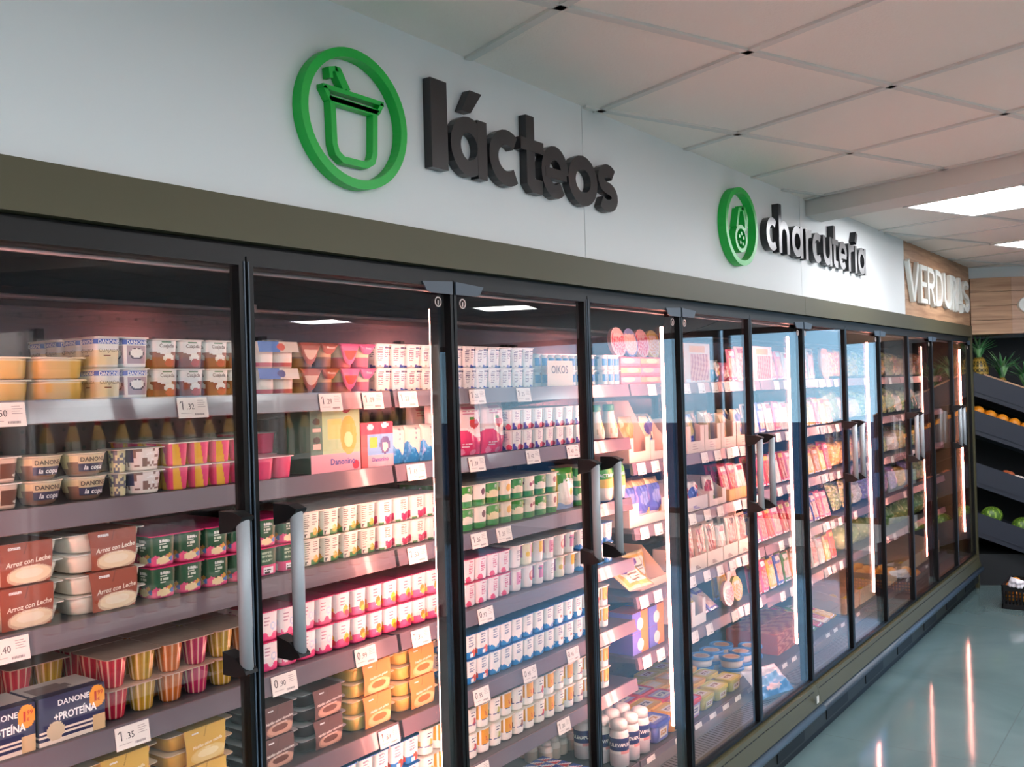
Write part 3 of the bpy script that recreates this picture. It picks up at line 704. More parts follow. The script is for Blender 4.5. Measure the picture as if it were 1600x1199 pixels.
def brown_cup():
    r = empty('dessert_cup'); PROTOS.append(r)
    def a(u, v):
        if .2 < u < .8 and .18 < v < .8: return '#6a4030' if not blob(u, v, .62, .3, .2, .09) else '#f2e6da'
        return '#dcc4b0' if v > .1 else '#b89a88'
    m = cup_M(.0445, .034, a, sq=3, rep=2, taper=.84); 
    for v in m.V: pass
    o = m.build('cup', PRINT, r, link=False); o.location = (.037, .037, 0); PROTOS.append(o)
    l = M(); l.rplate(0, .074, 0, .074, .0446, .0466, .016, '#f2e6da'); o = l.build('lid', FOILM, r, link=False); PROTOS.append(o); return r
P_BRC = brown_cup()
def topping():
    r = empty('topping_yogurt'); PROTOS.append(r)
    def st(u, v): return '#e8d8a8' if hsh(int(u*22), int(v*9)) > .45 else '#6f6a78'
    m = cup_M(.044, .0165, st, sq=2, rep=1, taper=.84, N=24); o = m.build('topping_cup', PRINT, r, link=False); o.location = (.019, .03, 0); PROTOS.append(o)
    def dt(u, v):
        if v < .2: return '#efe8dc'
        if .52 < u < .95 and .4 < v < .95: return '#2c3560'
        return '#8a6a60' if hsh(int(u*16), int(v*7)) > .72 else '#efe6e0'
    m = cup_M(.044, .036, dt, sq=2.4, rep=2, taper=.84, N=40, texts=[('DANONE', .008, .72, '#ffffff', .02, (-75,)), ('duo', .008, .46, '#ffffff', .02, (-75,))]); o = m.build('yogurt_cup', PRINT, r, link=False); o.location = (.075, .037, 0); PROTOS.append(o)
    l = M(); l.rplate(0, .113, 0, .075, .0442, .0458, .012, '#e8dcd0'); o = l.build('lid', FOILM, r, link=False); PROTOS.append(o); return r
P_TOP = topping()

# tubs in a card sleeve
def sleeve(w, d, h, tub, card, ink, title, sub, pic, nt=2, logo='#ffffff', pic2='#ffffff', name='sleeved_dessert_pack', tsize=.016):
    r = empty(name); PROTOS.append(r)
    th = h/nt
    for k in range(nt):
        m = M(); m.loft([(.84, .0), (.9, .003), (.97, th*.6), (.99, th-.004)], w-.01, d-.01, .022, tub, cx=w/2, cy=d/2); m.rplate(0, w, 0, d, th-.004, th-.0025, .012, mixc(tub, '#fff', .35))
        o = m.build('tub', PRINT, r, link=False); o.location = (0, 0, k*th); PROTOS.append(o)
    m = M(); a0, a1 = .26*w, .80*w
    def fr(u, v):
        if blob(u, v, .58, .22, .42, .2): return pic2 if blob(u, v, .56, .25, .28, .12) else pic
        if blob(u, v, .58, .2, .47, .25): return mixc(pic, card, .35)
        if v > .72 and abs(u-.46-.3*(v-.72)) < .012: return mixc(card, '#000000', .4)
        return card
    m.grid(lambda u, v: (a0+(a1-a0)*u+(-.006+.012*u)*v, -.0045-.004*math.sin(PI*v), .002+(h-.002)*v), 60, 50, fr, 0, False)
    m.grid(lambda u, v: (a0+(a1-a0)*u+(-.006+.012*u), -.0045+(d+.008)*v, h+.0006), 4, 2, card, 0, False)
    m.grid(lambda u, v: (a0+(a1-a0)*u+(-.006+.012*u)*v, -.0035-.004*math.sin(PI*v), .002+(h-.002)*v), 1, 8, mixc(card, '#888888', .5), 0, False, True)
    cx_ = (a0+a1)/2
    m.text(title, tsize, lambda a, b: (cx_+a+.003, -.0098, h*.5+b+a*.08), ink, 0, .025, .95, .15)
    m.text(sub, tsize*.55, lambda a, b: (cx_+a+.003, -.0098, h*.40+b+a*.08), ink, 0, .01, .95, .15)
    m.text('consum', tsize*.72, lambda a, b: (a0+.012+a*.8, -.0075, h*.86+b), logo, 0, .04, 1, 0, 0)
    o = m.build('card_sleeve', CARD, r, link=False); PROTOS.append(o); return r
P_ARR = sleeve(.165, .10, .076, '#f1e2cf', '#9a4a34', '#f8ead8', 'Arroz con Leche', 'Arroz doce', '#f3e0bc', tsize=.0125, pic2='#f8ecd2')
P_CHO = sleeve(.150, .10, .069, '#3d2a2c', '#5b3c3a', '#f3e2d8', 'Natillas sabor chocolate', 'Natillas sabor chocolate', '#c89a84', tsize=.0085, pic2='#6a3a2c')
P_VAN = sleeve(.165, .10, .080, '#efc562', '#e8934a', '#fdf0d8', 'Natillas con galleta', 'Natillas', '#f3cf90', tsize=.009, pic2='#c8783a')
P_FLA = sleeve(.170, .10, .075, '#d6a042', '#dcae4c', '#f8ecc8', 'Natillas sabor vainilla', 'Natillas', '#e8ce88', tsize=.009, pic2='#f4e4b0')

# boxes
def box_M(w, d, h, front, side, top, texts, nu=46, nv=44):
    m = M(); m.artbox(0, w, 0, d, 0, h, front, side, top, nu, nv)
    for (t, sz, x, z, colr, b, sx) in texts: m.text(t, sz, lambda a, bb, x=x, z=z: (x+a, -.0005, z+bb), colr, 0, b, sx)
    return m
prot = art_simple('#262a52', ('band', 0, .1, '#efe4d4'), ('band', .16, .2, '#efe4d4'), ('band', .26, .3, '#efe4d4'), ('rect', .8, 1, 0, .34, '#d8b88a'), ('blob', .24, .26, .13, .2, '#d8c8a8'), ('blob', .88, .74, .13, .24, '#f2a02c'))
P_PRO = simple('yogurt_box', box_M(.128, .10, .086, prot, art_simple('#262a52', ('band', 0, .1, '#efe4d4'), ('band', .16, .2, '#efe4d4')), art_simple('#d8cfc8', ('blob', .35, .5, .3, .3, '#8a7a78'), ('band', .0, .2, '#26284a')),
    [('DANONE', .0145, .066, .066, '#ffffff', .02, 1), ('+PROTEÍNA', .019, .069, .040, '#ffffff', .03, .82), ('1', .024, .107, .056, '#c8301c', .04, 1), ('99', .011, .1185, .066, '#c8301c', .02, 1), ('€', .008, .1155, .055, '#c8301c', .02, 1)]), CARD)
tall = art_simple('#a9cf9c', ('band', 0, .28, '#eeb0bc'), ('rect', .0, .24, .28, 1, '#4c7a68'), ('rect', .34, .62, .5, .8, '#f3d27c'), ('blob', .76, .55, .17, .3, '#eeb24c'), ('blob', .76, .48, .09, .12, '#f8dfa0'), ('blob', .72, .98, .1, .09, '#8a1c3c'), ('blob', .9, .08, .07, .07, '#d8304c'), ('blob', .12, .78, .07, .05, '#22302c'), ('blob', .12, .5, .07, .05, '#22302c'), ('rect', .04, .2, .36, .44, '#e8c4b4'), ('rect', .04, .2, .62, .68, '#e8c4b4'))
P_TALL = simple('yogurt_box', box_M(.165, .08, .158, tall, '#4c7a68', '#b04a4a', [('Danonino', .021, .104, .017, '#3a58a8', .02, 1)], 64, 72), CARD)
tall2 = art_simple('#7cb4e0', ('band', 0, .26, '#efb4bc'), ('band', .72, 1, '#d8405c'), ('rect', 0, .2, 0, .72, '#c85c5c'), ('rect', .26, .5, .42, .68, '#f0c84c'), ('blob', .74, .48, .16, .2, '#5a5a8c'), ('blob', .74, .44, .09, .1, '#f4e4c8'), ('blob', .3, .9, .1, .07, '#f8ecec'), ('blob', .74, .93, .12, .06, '#f8ecec'))
P_TALL2 = simple('yogurt_box', box_M(.118, .08, .113, tall2, '#c85c5c', '#e88a8a', [('Danonino', .015, .068, .014, '#3a58a8', .02, 1)], 30, 30), CARD)

# standing pouch / bag: pillow between two sheets
def pillow(w, h, t, front, back='#dddddd', top=.1, bot=.03, seed=0, crump=.0015, nu=36, nv=40, texts=(), neck=1.0, mi=0, name=None, low=.35):
    rnd = random.Random(seed); ph = [rnd.uniform(0, 6.3) for _ in range(8)]
    def th(u, v):
        e = max(0, 1-abs(2*u-1)**2.6)**.7
        a = min(1, max(0, (1-v)/max(top*3, .01)))**.6 if v > 1-top*3 else 1
        b = min(1, (v+.08)/max(low, .01))**.5
        return t/2*e*a*b
    def cr(u, v): return crump*(math.sin(13*u+ph[0]+5*v)+math.sin(17*v+ph[1]-7*u)+.7*math.sin(31*u+ph[2]+11*v))*min(1, 5*min(u, 1-u, 1-v))
    def wd(v): return w*(1-(1-neck)*max(0, (v-.45)/.55)**1.3)
    m = M()
    m.grid(lambda u, v: ((u-.5)*wd(v), -th(u, v)-cr(u, v)-.0006, h*v), nu, nv, front, mi)
    m.grid(lambda u, v: ((u-.5)*wd(v), th(u, v)+.0006, h*v), 8, 8, back, mi, True, True)
    m.grid(lambda u, v: ((u-.5)*w, (1-2*v)*(-th(u, 0)-.0006)*-1, 0), 8, 1, back, mi)
    for (s_, sz, u0, v0, colr, b, sx) in texts:
        m.text(s_, sz, lambda a, bb, u0=u0, v0=v0: (lambda X, Z: (X, -th(min(1, max(0, X/w+.5)), min(1, max(0, Z/h)))-cr(X/w+.5, Z/h)-.0022, Z))((u0-.5)*w+a, v0*h+bb), colr, mi, b, sx)
    return m
straw = art_simple('#f3dcd8', ('wave', .46, .07, .9, .4, '#fbf3ee'), ('wave', .40, .08, .9, .4, '#e63e74'), ('band', 0, .05, '#e63e74'), ('blob', .58, .60, .17, .09, '#d83a34'), ('blob', .85, .66, .07, .07, '#e85a84'), ('blob', .5, .7, .08, .03, '#5a8a3c'), ('small', .78, .94, .15, .85, 3, '#d88a9c'), ('small', .16, .26, .15, .6, 2, '#fbd8e0'), ('blob', .2, .06, .1, .06, '#f490b0'), ('blob', .6, .05, .12, .06, '#f490b0'))
P_STR = simple('yogurt_pouch', pillow(.118, .152, .05, straw, '#e8c8c8', top=.05, seed=3, crump=.0009), FILM)
def wavef(u, v):
    if v < .4+.12*math.sin(u*6+1)+.05*math.sin(u*17): return '#2a8fd0' if hsh(int(u*20), int(v*14)) > .2 else '#5fb4e6'
    if .42 < u < .6 and v > .55 and small((u-.42)/.18, v, 8): return '#9a9aa8'
    return '#f3e6d8'
P_WAV = simple('yogurt_pouch', pillow(.064, .100, .035, wavef, '#e8e0d4', top=.04, seed=5, crump=.0006), FILM)
actp = art_simple('#f3eee2', ('rect', 0, .13, 0, 1, '#f0b83c'), ('blob', .6, .86, .62, .42, '#4a9c3c'), ('blob', .62, .55, .5, .14, '#f6f2e6'), ('wave', .14, .05, 1, 1, '#9ab8dc'), ('blob', .72, .42, .1, .1, '#ecc050'), ('rect', 0, .13, 0, 1, '#f0b83c'))
P_ACP = simple('yogurt_pouch', pillow(.112, .135, .04, actp, '#e8e0d0', top=.05, seed=6, crump=.0005, texts=[('ACTIVIA', .0165, .58, .66, '#ffffff', .03, .95)]), FILM)

# bottles
def bottle(name, prof, art, cap, capr, capz, texts=(), rep=2, capart=None, mats=PRINT):
    r = empty(name); PROTOS.append(r)
    m = M(); rg = m.lathe(prof, art, N=30, rep=rep); m.cap(rg[0], '#dddddd', flip=True); m.cap(rg[-1], '#eeeeee')
    for (t, sz, z, rr, colr, b, an) in texts:
        for a in an: m.text(t, sz, wrap(0, 0, rr, z, a, .001), colr, 0, b)
    o = m.build('body', mats, r, link=False); PROTOS.append(o)
    m = M(); rg = m.lathe(capz if isinstance(capz, list) else [(capr, capz[0]), (capr, capz[1])], cap, N=24); m.cap(rg[0], cap, flip=True); m.cap(rg[-1], cap)
    o = m.build('cap', PRINT, r, link=False); PROTOS.append(o); return r
peach = art_simple('#f3e6cf', ('blob', .45, .62, .12, .1, '#c8b04a'), ('blob', .75, .4, .14, .12, '#e2603c'), ('band', 0, .07, '#d8482c'), ('small', .2, .9, .1, .6, 8, '#cdb894'))
P_BOT = bottle('yogurt_bottle', [(.026, 0), (.031, .004), (.033, .02), (.031, .04), (.024, .066), (.0195, .088), (.0195, .1)], peach, '#2f7f4a', 0, [(.0205, .1), (.0205, .12), (.018, .123)])
actb = art_simple('#f3ecd8', ('wave', .64, .06, .5, 1, '#f3ecd8'), ('band', .56, 1, '#52a83c'), ('blob', .5, .5, .5, .12, '#f0c860'), ('wave', .36, .05, 1, 1, '#f4f0e4'), ('blob', .6, .22, .12, .12, '#e8b848'), ('wave', .12, .04, 1, 0, '#8aa8d8'))
P_ACB = bottle('yogurt_bottle', [(.028, 0), (.038, .006), (.044, .05), (.043, .08), (.040, .112), (.036, .120)], actb, '#3f8f34', 0, [(.036, .1205), (.035, .127)], texts=[('ACTIVIA', .0155, .088, .0425, '#ffffff', .03, (-90, -180))])
pul = art_simple('#f4efea', ('band', .44, .72, '#26306e'), ('wave', .40, .03, 1, 1, '#e8a0a0'), ('band', 0, .32, '#d8d4d8'), ('small', 0, .25, .1, .9, 4, '#9aa0b8'))
P_PUL = bottle('milk_bottle', [(.028, 0), (.034, .004), (.035, .05), (.034, .06), (.035, .07), (.035, .105), (.032, .122), (.027, .130)], pul, '#f6f2ec', 0, [(.031, .131), (.031, .152), (.026, .160), (.012, .164)], texts=[('PULEVA', .0165, .076, .035, '#ffffff', .03, (-90, -180, 0))], rep=1)
P_WCB = bottle('milk_bottle', [(.020, 0), (.024, .003), (.025, .04), (.023, .052), (.017, .06)], art_simple('#f2ece2', ('band', .2, .6, '#d8c8b8')), '#f7f3ee', 0, [(.019, .061), (.019, .072), (.012, .078)])

# margarine tubs
def tub(w, d, h, lid, body, front, rad=.02, name='spread_tub', round_=False, txt='', ink='#fff'):
    r = empty(name); PROTOS.append(r)
    m = M()
    def a(u, v):
        return body
    if round_: rg = m.lathe([(w*.40, 0), (w*.41, .003), (w*.46, h-.012)], body, N=32); m.cap(rg[0], body, flip=True); m.cap(rg[-1], body)
    else:
        m.loft([(.80, 0), (.84, .003), (.92, h-.012)], w, d, rad, a)
        m.grid(lambda u, v: ((u-.5)*w*.62*(.9+.1*v), -d/2*(.845+.075*v)-.0012, .006+(h-.024)*v), 18, 12, front, 0, False)
        m.grid(lambda u, v: (-w/2*(.845+.075*v)-.0012, (.5-u)*d*.62*(.9+.1*v), .006+(h-.024)*v), 18, 12, front, 0, False)
    o = m.build('tub', PRINT, r, link=False); PROTOS.append(o)
    m = M()
    if round_:
        rg = m.lathe([(w*.49, h-.013), (w*.5, h-.012), (w*.5, h-.003), (w*.48, h), (w*.42, h), (w*.41, h-.003), (w*.3, h-.003), (w*.001, h-.003)], lid, N=36, sm=False); m.cap(rg[0], lid, flip=True)
        m.grid(lambda u, v: (lambda t, q: (q*math.cos(t), q*math.sin(t), h-.0022))(2*PI*u, w*.33*v+.001), 28, 5, lambda u, v: front(.5+.5*v*math.cos(6.28*u), .5+.5*v*math.sin(6.28*u)))
    else:
        m.loft([(1, h-.013), (1, h-.003), (.985, h-.0005), (.94, h), (.93, h-.002)], w, d, rad*1.1, lid, sm=False)
        m.grid(lambda u, v: ((u-.5)*w*.74, (v-.5)*d*.74, h-.0014), 18, 14, front, 0, False)
    o = m.build('lid', PRINT, r, link=False); PROTOS.append(o); return r
tf = lambda ink, bgc: art_simple(bgc, ('rect', .1, .9, .2, .8, '#e9dfcf'), ('rect', .24, .76, .34, .64, ink), ('small', .38, .6, .3, .7, 3, '#f0e0d0'))
P_TY = tub(.135, .10, .075, '#eda52c', '#e8a030', tf('#6a6a78', '#e8b44c')); P_TR = tub(.135, .10, .075, '#dc3f4e', '#d8505c', tf('#5a5a8c', '#b8a0c8'))
P_TB = tub(.135, .10, .075, '#4a55b0', '#5a62a8', tf('#c88a3c', '#7a80c0')); P_TG = tub(.12, .09, .055, '#c8bc54', '#b8b04a', tf('#8a5a3c', '#d8cc8a')); P_TO = tub(.125, .095, .06, '#e9b04c', '#e8a85c', tf('#f4dcc0', '#efc890'))
P_RB = tub(.115, .115, .045, '#3f86cc', '#e8e2dc', art_simple('#e8dccc', ('blob', .5, .5, .42, .42, '#d8b090')), round_=True, name='cheese_tub')

# ================================================================== DAIRY ON THE SHELVES
zs = [zt(l) for l in SHD]; zd = zt(-1.352)
Y = 'yogurt pack'
# top shelf
z = zs[0]
run(P_CUS, .735, z, 3, .1065, .0415, 'yellow custard tub', 'top shelf, first door', 'custard tub', 'custard tubs', y=.25)
run(P_DAN, 1.060, z, 1, .124, .0615, 'blue-banded curd cup pack', 'top shelf, first door', Y, 'blue banded curd packs', deep=2)
run(P_CUAJ, 1.188, z, 2, .128, .0605, 'brown-pictured curd cup pack', 'top shelf, first door', Y, 'brown curd packs', deep=2)
put(P_FLB, 1.450, .245, z+.0617, 'dessert pair with blue and peach card top, upper one, top shelf', 'dessert', 'card-topped desserts')
put(P_FLM, 1.448, .243, z+.0006, 'dessert pair with blue and cream card top, lower one, top shelf', 'dessert', 'card-topped desserts')
run(P_COB, 1.572, z, 1, .126, .061, 'brown card-collared dessert pair', 'top shelf, second door', 'dessert', 'card collar desserts')
run(P_COP, 1.702, z, 1, .126, .061, 'pink card-collared strawberry dessert pair', 'top shelf, second door', 'dessert', 'card collar desserts')
run(P_BLUE, 1.835, z, 6, .1205, .0625, 'white blue-printed yogurt pack', 'top shelf, beside card sign', Y, 'white yogurt packs with blue print', deep=2)
# blue small drinks behind the card sign
drk = art_simple('#f4f0ea', ('band', .3, .8, '#3a8cc8'), ('rect', .6, .95, .2, .9, '#f0e8dc'), ('blob', .5, .85, .3, .08, '#26386e'))
P_DRK = cup_pack(.052, .042, [cup_M(.052, .0195, drk, sq=2, rep=2, taper=.95, N=32, nz=14)], 3, 2, '#f4f0ea', name='yogurt_drink_pack')
run(P_DRK, 2.60, z, 3, .128, .0545, 'small blue and white drink pack', 'top shelf, right of second door', 'yogurt drink', 'blue drink packs', y=.27)
run(P_DRK, 2.985, z, 1, .128, .0545, 'blue drink pack beside cold cuts', 'top shelf, fourth door', 'yogurt drink', 'blue drink packs', y=.245)
m = M(); m.box(0, .15, 0, .002, 0, .085, '#efe4cf'); m.box(0, .15, .0, .03, 0, .0015, '#efe4cf'); m.text('OIKOS', .036, plane_xz(.07, -.0006, .044), '#2a2624', 0, .01, .92)
o = m.build('card_sign', CARD); o.location = (2.60, .228, z+.0006); tag(o, 'cream card sign reading OIKOS on the top dairy shelf', 'sign')
# second shelf
z = zs[1]
run(P_BRC, .770, z, 2, .0755, .047, 'brown-labelled dessert cup', 'second shelf, first door', 'dessert cup', 'brown label dessert cups')
run(P_COPA, .921, z, 2, .0885, .0455, 'clear dessert bowl with dark label', 'second shelf, first door', 'dessert cup', 'clear dessert bowls')
run(P_TOP, 1.100, z, 1, .12, .0462, 'spotted yogurt with crumb topping cup', 'second shelf, first door', 'yogurt', 'spotted topping yogurts')
run(P_DUO, 1.219, z, 2, .108, .049, 'pink and yellow cup pack', 'second shelf, first door', Y, 'two-colour cup packs', deep=2, dp=.12)
put(P_PINK, 1.437, .235, z+.0006, 'plain pink cup pack, nearest to the left door handle side, second shelf', Y, 'plain pink cup packs')
put(P_PINK, 1.484, .345, z+.0006, 'plain pink cup pack behind the front one, second shelf', Y, 'plain pink cup packs')
put(P_PINK, 1.484, .345, z+.0516, 'plain pink cup pack stacked on another, second shelf', Y, 'plain pink cup packs')
put(P_TALL, 1.602, .245, z+.0006, 'tall green and pink dessert box on the second dairy shelf', 'carton box')
put(P_TALL2, 1.770, .245, z+.0006, 'small blue box with red top beside the tall green box', 'carton box')
for i in range(3): put(P_WAV, 1.922+i*.065, .27, z+.0006, 'white pouch with blue waves, %s from left, second shelf' % ORD[i], 'yogurt pouch', 'blue wave pouches')
for i in range(3): put(P_STR, 2.118+i*.12, .28, z+.0006, 'pink strawberry yogurt pouch, %s from left, front, second shelf' % ORD[i], 'yogurt pouch', 'strawberry pouches', rz=random.uniform(-4, 4))
for i in range(3): put(P_STR, 2.118+i*.12, .35, z+.0006, 'pink strawberry yogurt pouch, %s from left, rear, second shelf' % ORD[i], 'yogurt pouch', 'strawberry pouches')
run(P_PURP, 2.42, z, 4, .1215, .063, 'white and purple yogurt pack', 'second shelf, third door', Y, 'purple yogurt packs', deep=2)
for i in range(2): put(P_BOT, 2.955+i*.095, .27, z+.0006, 'peach yogurt bottle with green cap, %s one, second shelf' % ['left', 'right'][i], 'yogurt bottle', 'peach yogurt bottles', rz=-30)
# third shelf
z = zs[2]
run(P_ARR, .828, z, 2, .171, .0785, 'rice pudding pack in brown sleeve', 'third shelf, first door', 'rice pudding', 'rice pudding packs', y=.25)
run(P_ARR, .828, z, 2, .171, .0785, 'rear rice pudding pack, brown sleeve', 'third shelf, first door', 'rice pudding', 'rice pudding packs', y=.37)
run(P_GRN, 1.170, z, 2, .133, .0645, 'green and pink yogurt pack', 'third shelf, first door', Y, 'green and pink yogurt packs', deep=2)
put(P_GRNB, 1.436, .243, z+.0006, 'green yogurt pack showing its barcode, lower, third shelf', Y, 'green and pink yogurt packs')
put(P_GRN, 1.436, .243, z+.0650, 'green yogurt pack over the one showing its barcode', Y, 'green and pink yogurt packs')
run(P_WGR, 1.570, z, 2, .128, .0645, 'cream yogurt pack with green print', 'third shelf, second door', Y, 'cream and green yogurt packs', deep=2)
run(P_WBE, 1.826, z, 2, .128, .0645, 'cream yogurt pack with berries', 'third shelf, second door', Y, 'cream and berry yogurt packs', deep=2)
for i in range(4): run(P_AC[i % 3], 2.172+i*.1275, z, 1, .1275, .0655, ['first', 'second', 'third', 'fourth'][i]+' green yogurt pack from left', 'third shelf, third door', Y, 'green yogurt packs', deep=2)
put(P_ACP, 2.745, .28, z+.0006, 'tall yellow and green yogurt pouch beside green yogurt cups', 'yogurt pouch', rz=-6)
put(P_AC[0], 2.815, .26, z+.0006, 'green yogurt pack right of the tall pouch, lower', Y, 'green yogurt packs'); put(P_AC[1], 2.815, .26, z+.0662, 'green yogurt pack right of the tall pouch, upper', Y, 'green yogurt packs')
for i in range(2): put(P_ACB, 2.968+i*.088, .262, z+.0006, 'green and cream yogurt bottle, %s one, third shelf' % ['left', 'right'][i], 'yogurt bottle', 'green yogurt bottles', rz=-25)
for i in range(2): put(P_ACB, 2.972+i*.088, .352, z+.0006, 'green and cream yogurt bottle, rear %s, third shelf' % ['left', 'right'][i], 'yogurt bottle', 'green yogurt bottles')
# fourth shelf
z = zs[3]
put(P_PRO, .792, .235, z+.0006, 'navy protein yogurt box, left one with orange price dot', 'yogurt box', 'protein yogurt boxes', rz=0)
put(P_PRO, .927, .235, z+.0006, 'navy protein yogurt box, right one with orange price dot', 'yogurt box', 'protein yogurt boxes', rz=0)
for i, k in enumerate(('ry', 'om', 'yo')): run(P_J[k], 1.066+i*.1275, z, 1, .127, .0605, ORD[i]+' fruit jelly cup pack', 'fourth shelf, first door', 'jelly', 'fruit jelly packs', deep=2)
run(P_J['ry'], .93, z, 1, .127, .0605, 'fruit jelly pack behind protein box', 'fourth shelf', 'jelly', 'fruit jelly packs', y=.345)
for i, p in enumerate((P_PKS, P_PKS, P_PKF, P_PKG, P_PKF, P_PKG)): run(p, 1.440+i*.1145, z, 1, .11, .068, ORD[i]+' pink fruit yogurt pack', 'fourth shelf, second door', Y, 'pink fruit yogurt packs', deep=2, dp=.122)
run(P_PKB, 2.172, z, 2, .1145, .0685, 'pink text-printed yogurt pack', 'fourth shelf, third door', Y, 'pink text yogurt packs', deep=2, dp=.122)
for i in range(6):
    for l in range(2): put(P_RD[(i+l*3) % 6], 2.412+i*.062, .245, z+l*.0705+.0006, '%s round white yogurt pair from left, %s, fourth shelf' % (ORD[i], ['lower', 'upper'][l]), Y, 'round white yogurts')
run(P_BL[0], 2.79, z, 2, .1165, .0715, 'blue-edged yogurt pack', 'fourth shelf, fourth door', Y, 'blue edged yogurt packs', deep=2, dp=.125)
# fifth shelf
z = zs[4]
run(P_FLA, 1.010, z, 2, .185, .0775, 'custard pack in golden sleeve', 'fifth shelf, first door', 'custard', 'golden custard packs', y=.25)
run(P_CHO, 1.400, z, 2, .154, .0715, 'chocolate custard pack, brown sleeve', 'fifth shelf, second door', 'custard', 'chocolate custard packs', y=.25)
run(P_CHO, 1.400, z, 2, .154, .0715, 'rear chocolate custard pack, brown sleeve', 'fifth shelf', 'custard', 'chocolate custard packs', y=.365)
run(P_VAN, 1.715, z, 2, .172, .0825, 'vanilla custard pack, orange sleeve', 'fifth shelf, second door', 'custard', 'vanilla custard packs', y=.25)
run(P_VAN, 1.715, z, 2, .172, .0825, 'rear vanilla custard pack, orange sleeve', 'fifth shelf', 'custard', 'vanilla custard packs', y=.365)
for i in range(6): run(P_BL[(1, 0, 0, 0, 2, 2)[i]], 2.168+i*.1165, z, 1, .11, .0715, ORD[i]+' blue-lidded yogurt pack', 'fifth shelf, third door', Y, 'blue lidded yogurt packs', deep=2, dp=.125)
run(P_EU[0], 2.872, z, 1, .116, .0725, 'yellow one-euro yogurt pack', 'fifth shelf, fourth door', Y, 'one euro yogurt packs', deep=2)
# sixth shelf
z = zs[5]
run(P_BL[1], 1.50, z, 4, .1165, .0715, 'blue-lidded yogurt pack', 'sixth shelf, second door', Y, 'blue lidded yogurt packs below', deep=2, dp=.125)
run(P_EU[1], 1.975, z, 1, .116, .0725, 'one-euro yogurt pack beside blue lids', 'sixth shelf', Y, 'one euro yogurt packs', deep=2)
for i in range(7): run(P_EU[i % 3], 2.166+i*.1165, z, 1, .11, .0725, ORD[i]+' one-euro yogurt pack', 'sixth shelf, third door', Y, 'one euro yogurt packs', deep=2)
# bottom deck of the dairy bays
mini = art_simple('#f2e8e4', ('band', 0, .55, '#c8384c'), ('blob', .5, .5, .3, .3, '#2f4ea0'))
def mini_lid():
    m = M()
    for i in range(4):
        for j in range(3):
            m.lathe([(.014, 0), (.018, .036)], '#f0e4dc', .021+i*.042, .021+j*.042, 14)
            m.grid(lambda u, v: (.001+i*.042+.040*u, .001+j*.042+.040*v, .0372), 6, 6, lambda u, v: '#c8384c' if u+v < .8 else ('#f4ece8' if u+v < 1.15 else '#2f4ea0'), 0, False)
    return m
P_MIN = simple('mini_yogurt_tray', mini_lid(), PRINT)
k = 0
for i in range(4):
    for j in range(2):
        put(P_MIN, 2.215+i*.17, .235+j*.13, zd+.0006, 'tray of tiny red and blue yogurts, %s from left, %s row, deck' % (ORD[i], ['front', 'rear'][j]), 'yogurt tray', 'tiny yogurt trays')
for i in range(7):
    for j in range(3):
        put(P_WCB, 2.93+i*.052-.02*(j % 2), .50+j*.052, zd+.0006, 'small white-capped milk bottle, %s from left, %s row, bottom deck' % (ORD[i], ORD[j]), 'milk bottle', 'small white capped bottles')
for i in range(3):
    for j in range(3):
        put(P_PUL, 3.045+i*.078, .262+j*.075, zd+.0006, 'white milk bottle with navy band, %s from left, %s row, deck' % (ORD[i], ORD[j]), 'milk bottle', 'navy banded milk bottles', rz=random.uniform(-30, 30))

# ================================================================== COLD CUTS
def stripes(c1, c2, seed, n=7):
    def f(u, v):
        x = math.sin((u*n+math.sin(v*5+seed)*.6+seed)*6.28)+.6*math.sin(v*n*5+u*9+seed*3)
        return c1 if x > .35 else (mixc(c1, c2, .5) if x > -.25 else c2)
    return f
def winart(card, meat, x0=.14, x1=.86, y0=.12, y1=.7, accent=None, ink='#ffffff'):
    def f(u, v):
        if x0 < u < x1 and y0 < v < y1: return meat(u, v)
        if accent and v > .78 and .2 < u < .8 and v < .94: return accent
        if v < .1 and small(u, v*9, 3): return ink
        return card
    return f
MT = {'ham': stripes('#e8a090', '#f4c8b8', 1.0), 'cured': stripes('#b8443c', '#e8a898', 2.0, 9), 'cheese': stripes('#f2cf7c', '#f8e2a8', 3.0, 3), 'turkey': stripes('#f0cfc0', '#f8e4d8', 4., 4),
      'chorizo': stripes('#b03a20', '#e07850', 5., 11), 'bacon': stripes('#d06a60', '#f4d4c4', 6., 8), 'saus': stripes('#d87858', '#f0a888', 7., 6), 'mush': stripes('#caa884', '#7a5a40', 8, 10)}
FP = {}
def fpack(key, desc, w, h, card, meat, accent=None, t=.016, **kw):
    m = pillow(w, h, t, winart(card, MT[meat], accent=accent, **kw), card, top=.05, seed=len(FP)+11, crump=.0011, nu=28, nv=34, low=.12)
    FP[key] = (simple('cold_cut_pack', m, FILM), desc, w)
fpack('pk', 'pink pack of sliced ham', .10, .145, '#ee7fa0', 'ham', '#ffffff')
fpack('rd', 'red pack of cured sausage', .09, .15, '#cf2f3c', 'chorizo', '#f2d060')
fpack('wh', 'white pack of sliced turkey', .10, .14, '#f2e6dc', 'turkey', '#c83a50')
fpack('yl', 'yellow-topped pack of cheese slices', .10, .14, '#f0bc3c', 'cheese', '#d83a3a')
fpack('bu', 'blue pack of cooked ham', .095, .145, '#4a62b8', 'ham', '#f4e8e0')
fpack('sa', 'salmon-coloured pack of bacon', .105, .16, '#f2b49c', 'bacon', '#a82a3c')
fpack('or', 'orange pack of sausages', .10, .13, '#ec8a3c', 'saus', '#fff0d0')
fpack('pu', 'purple-edged pack of ham cubes', .09, .13, '#7a5aa8', 'ham', '#f6e4ee')
fpack('cr', 'cream card pack of cured ham', .11, .165, '#f6e2cc', 'cured', '#6a3a2a', y1=.8)
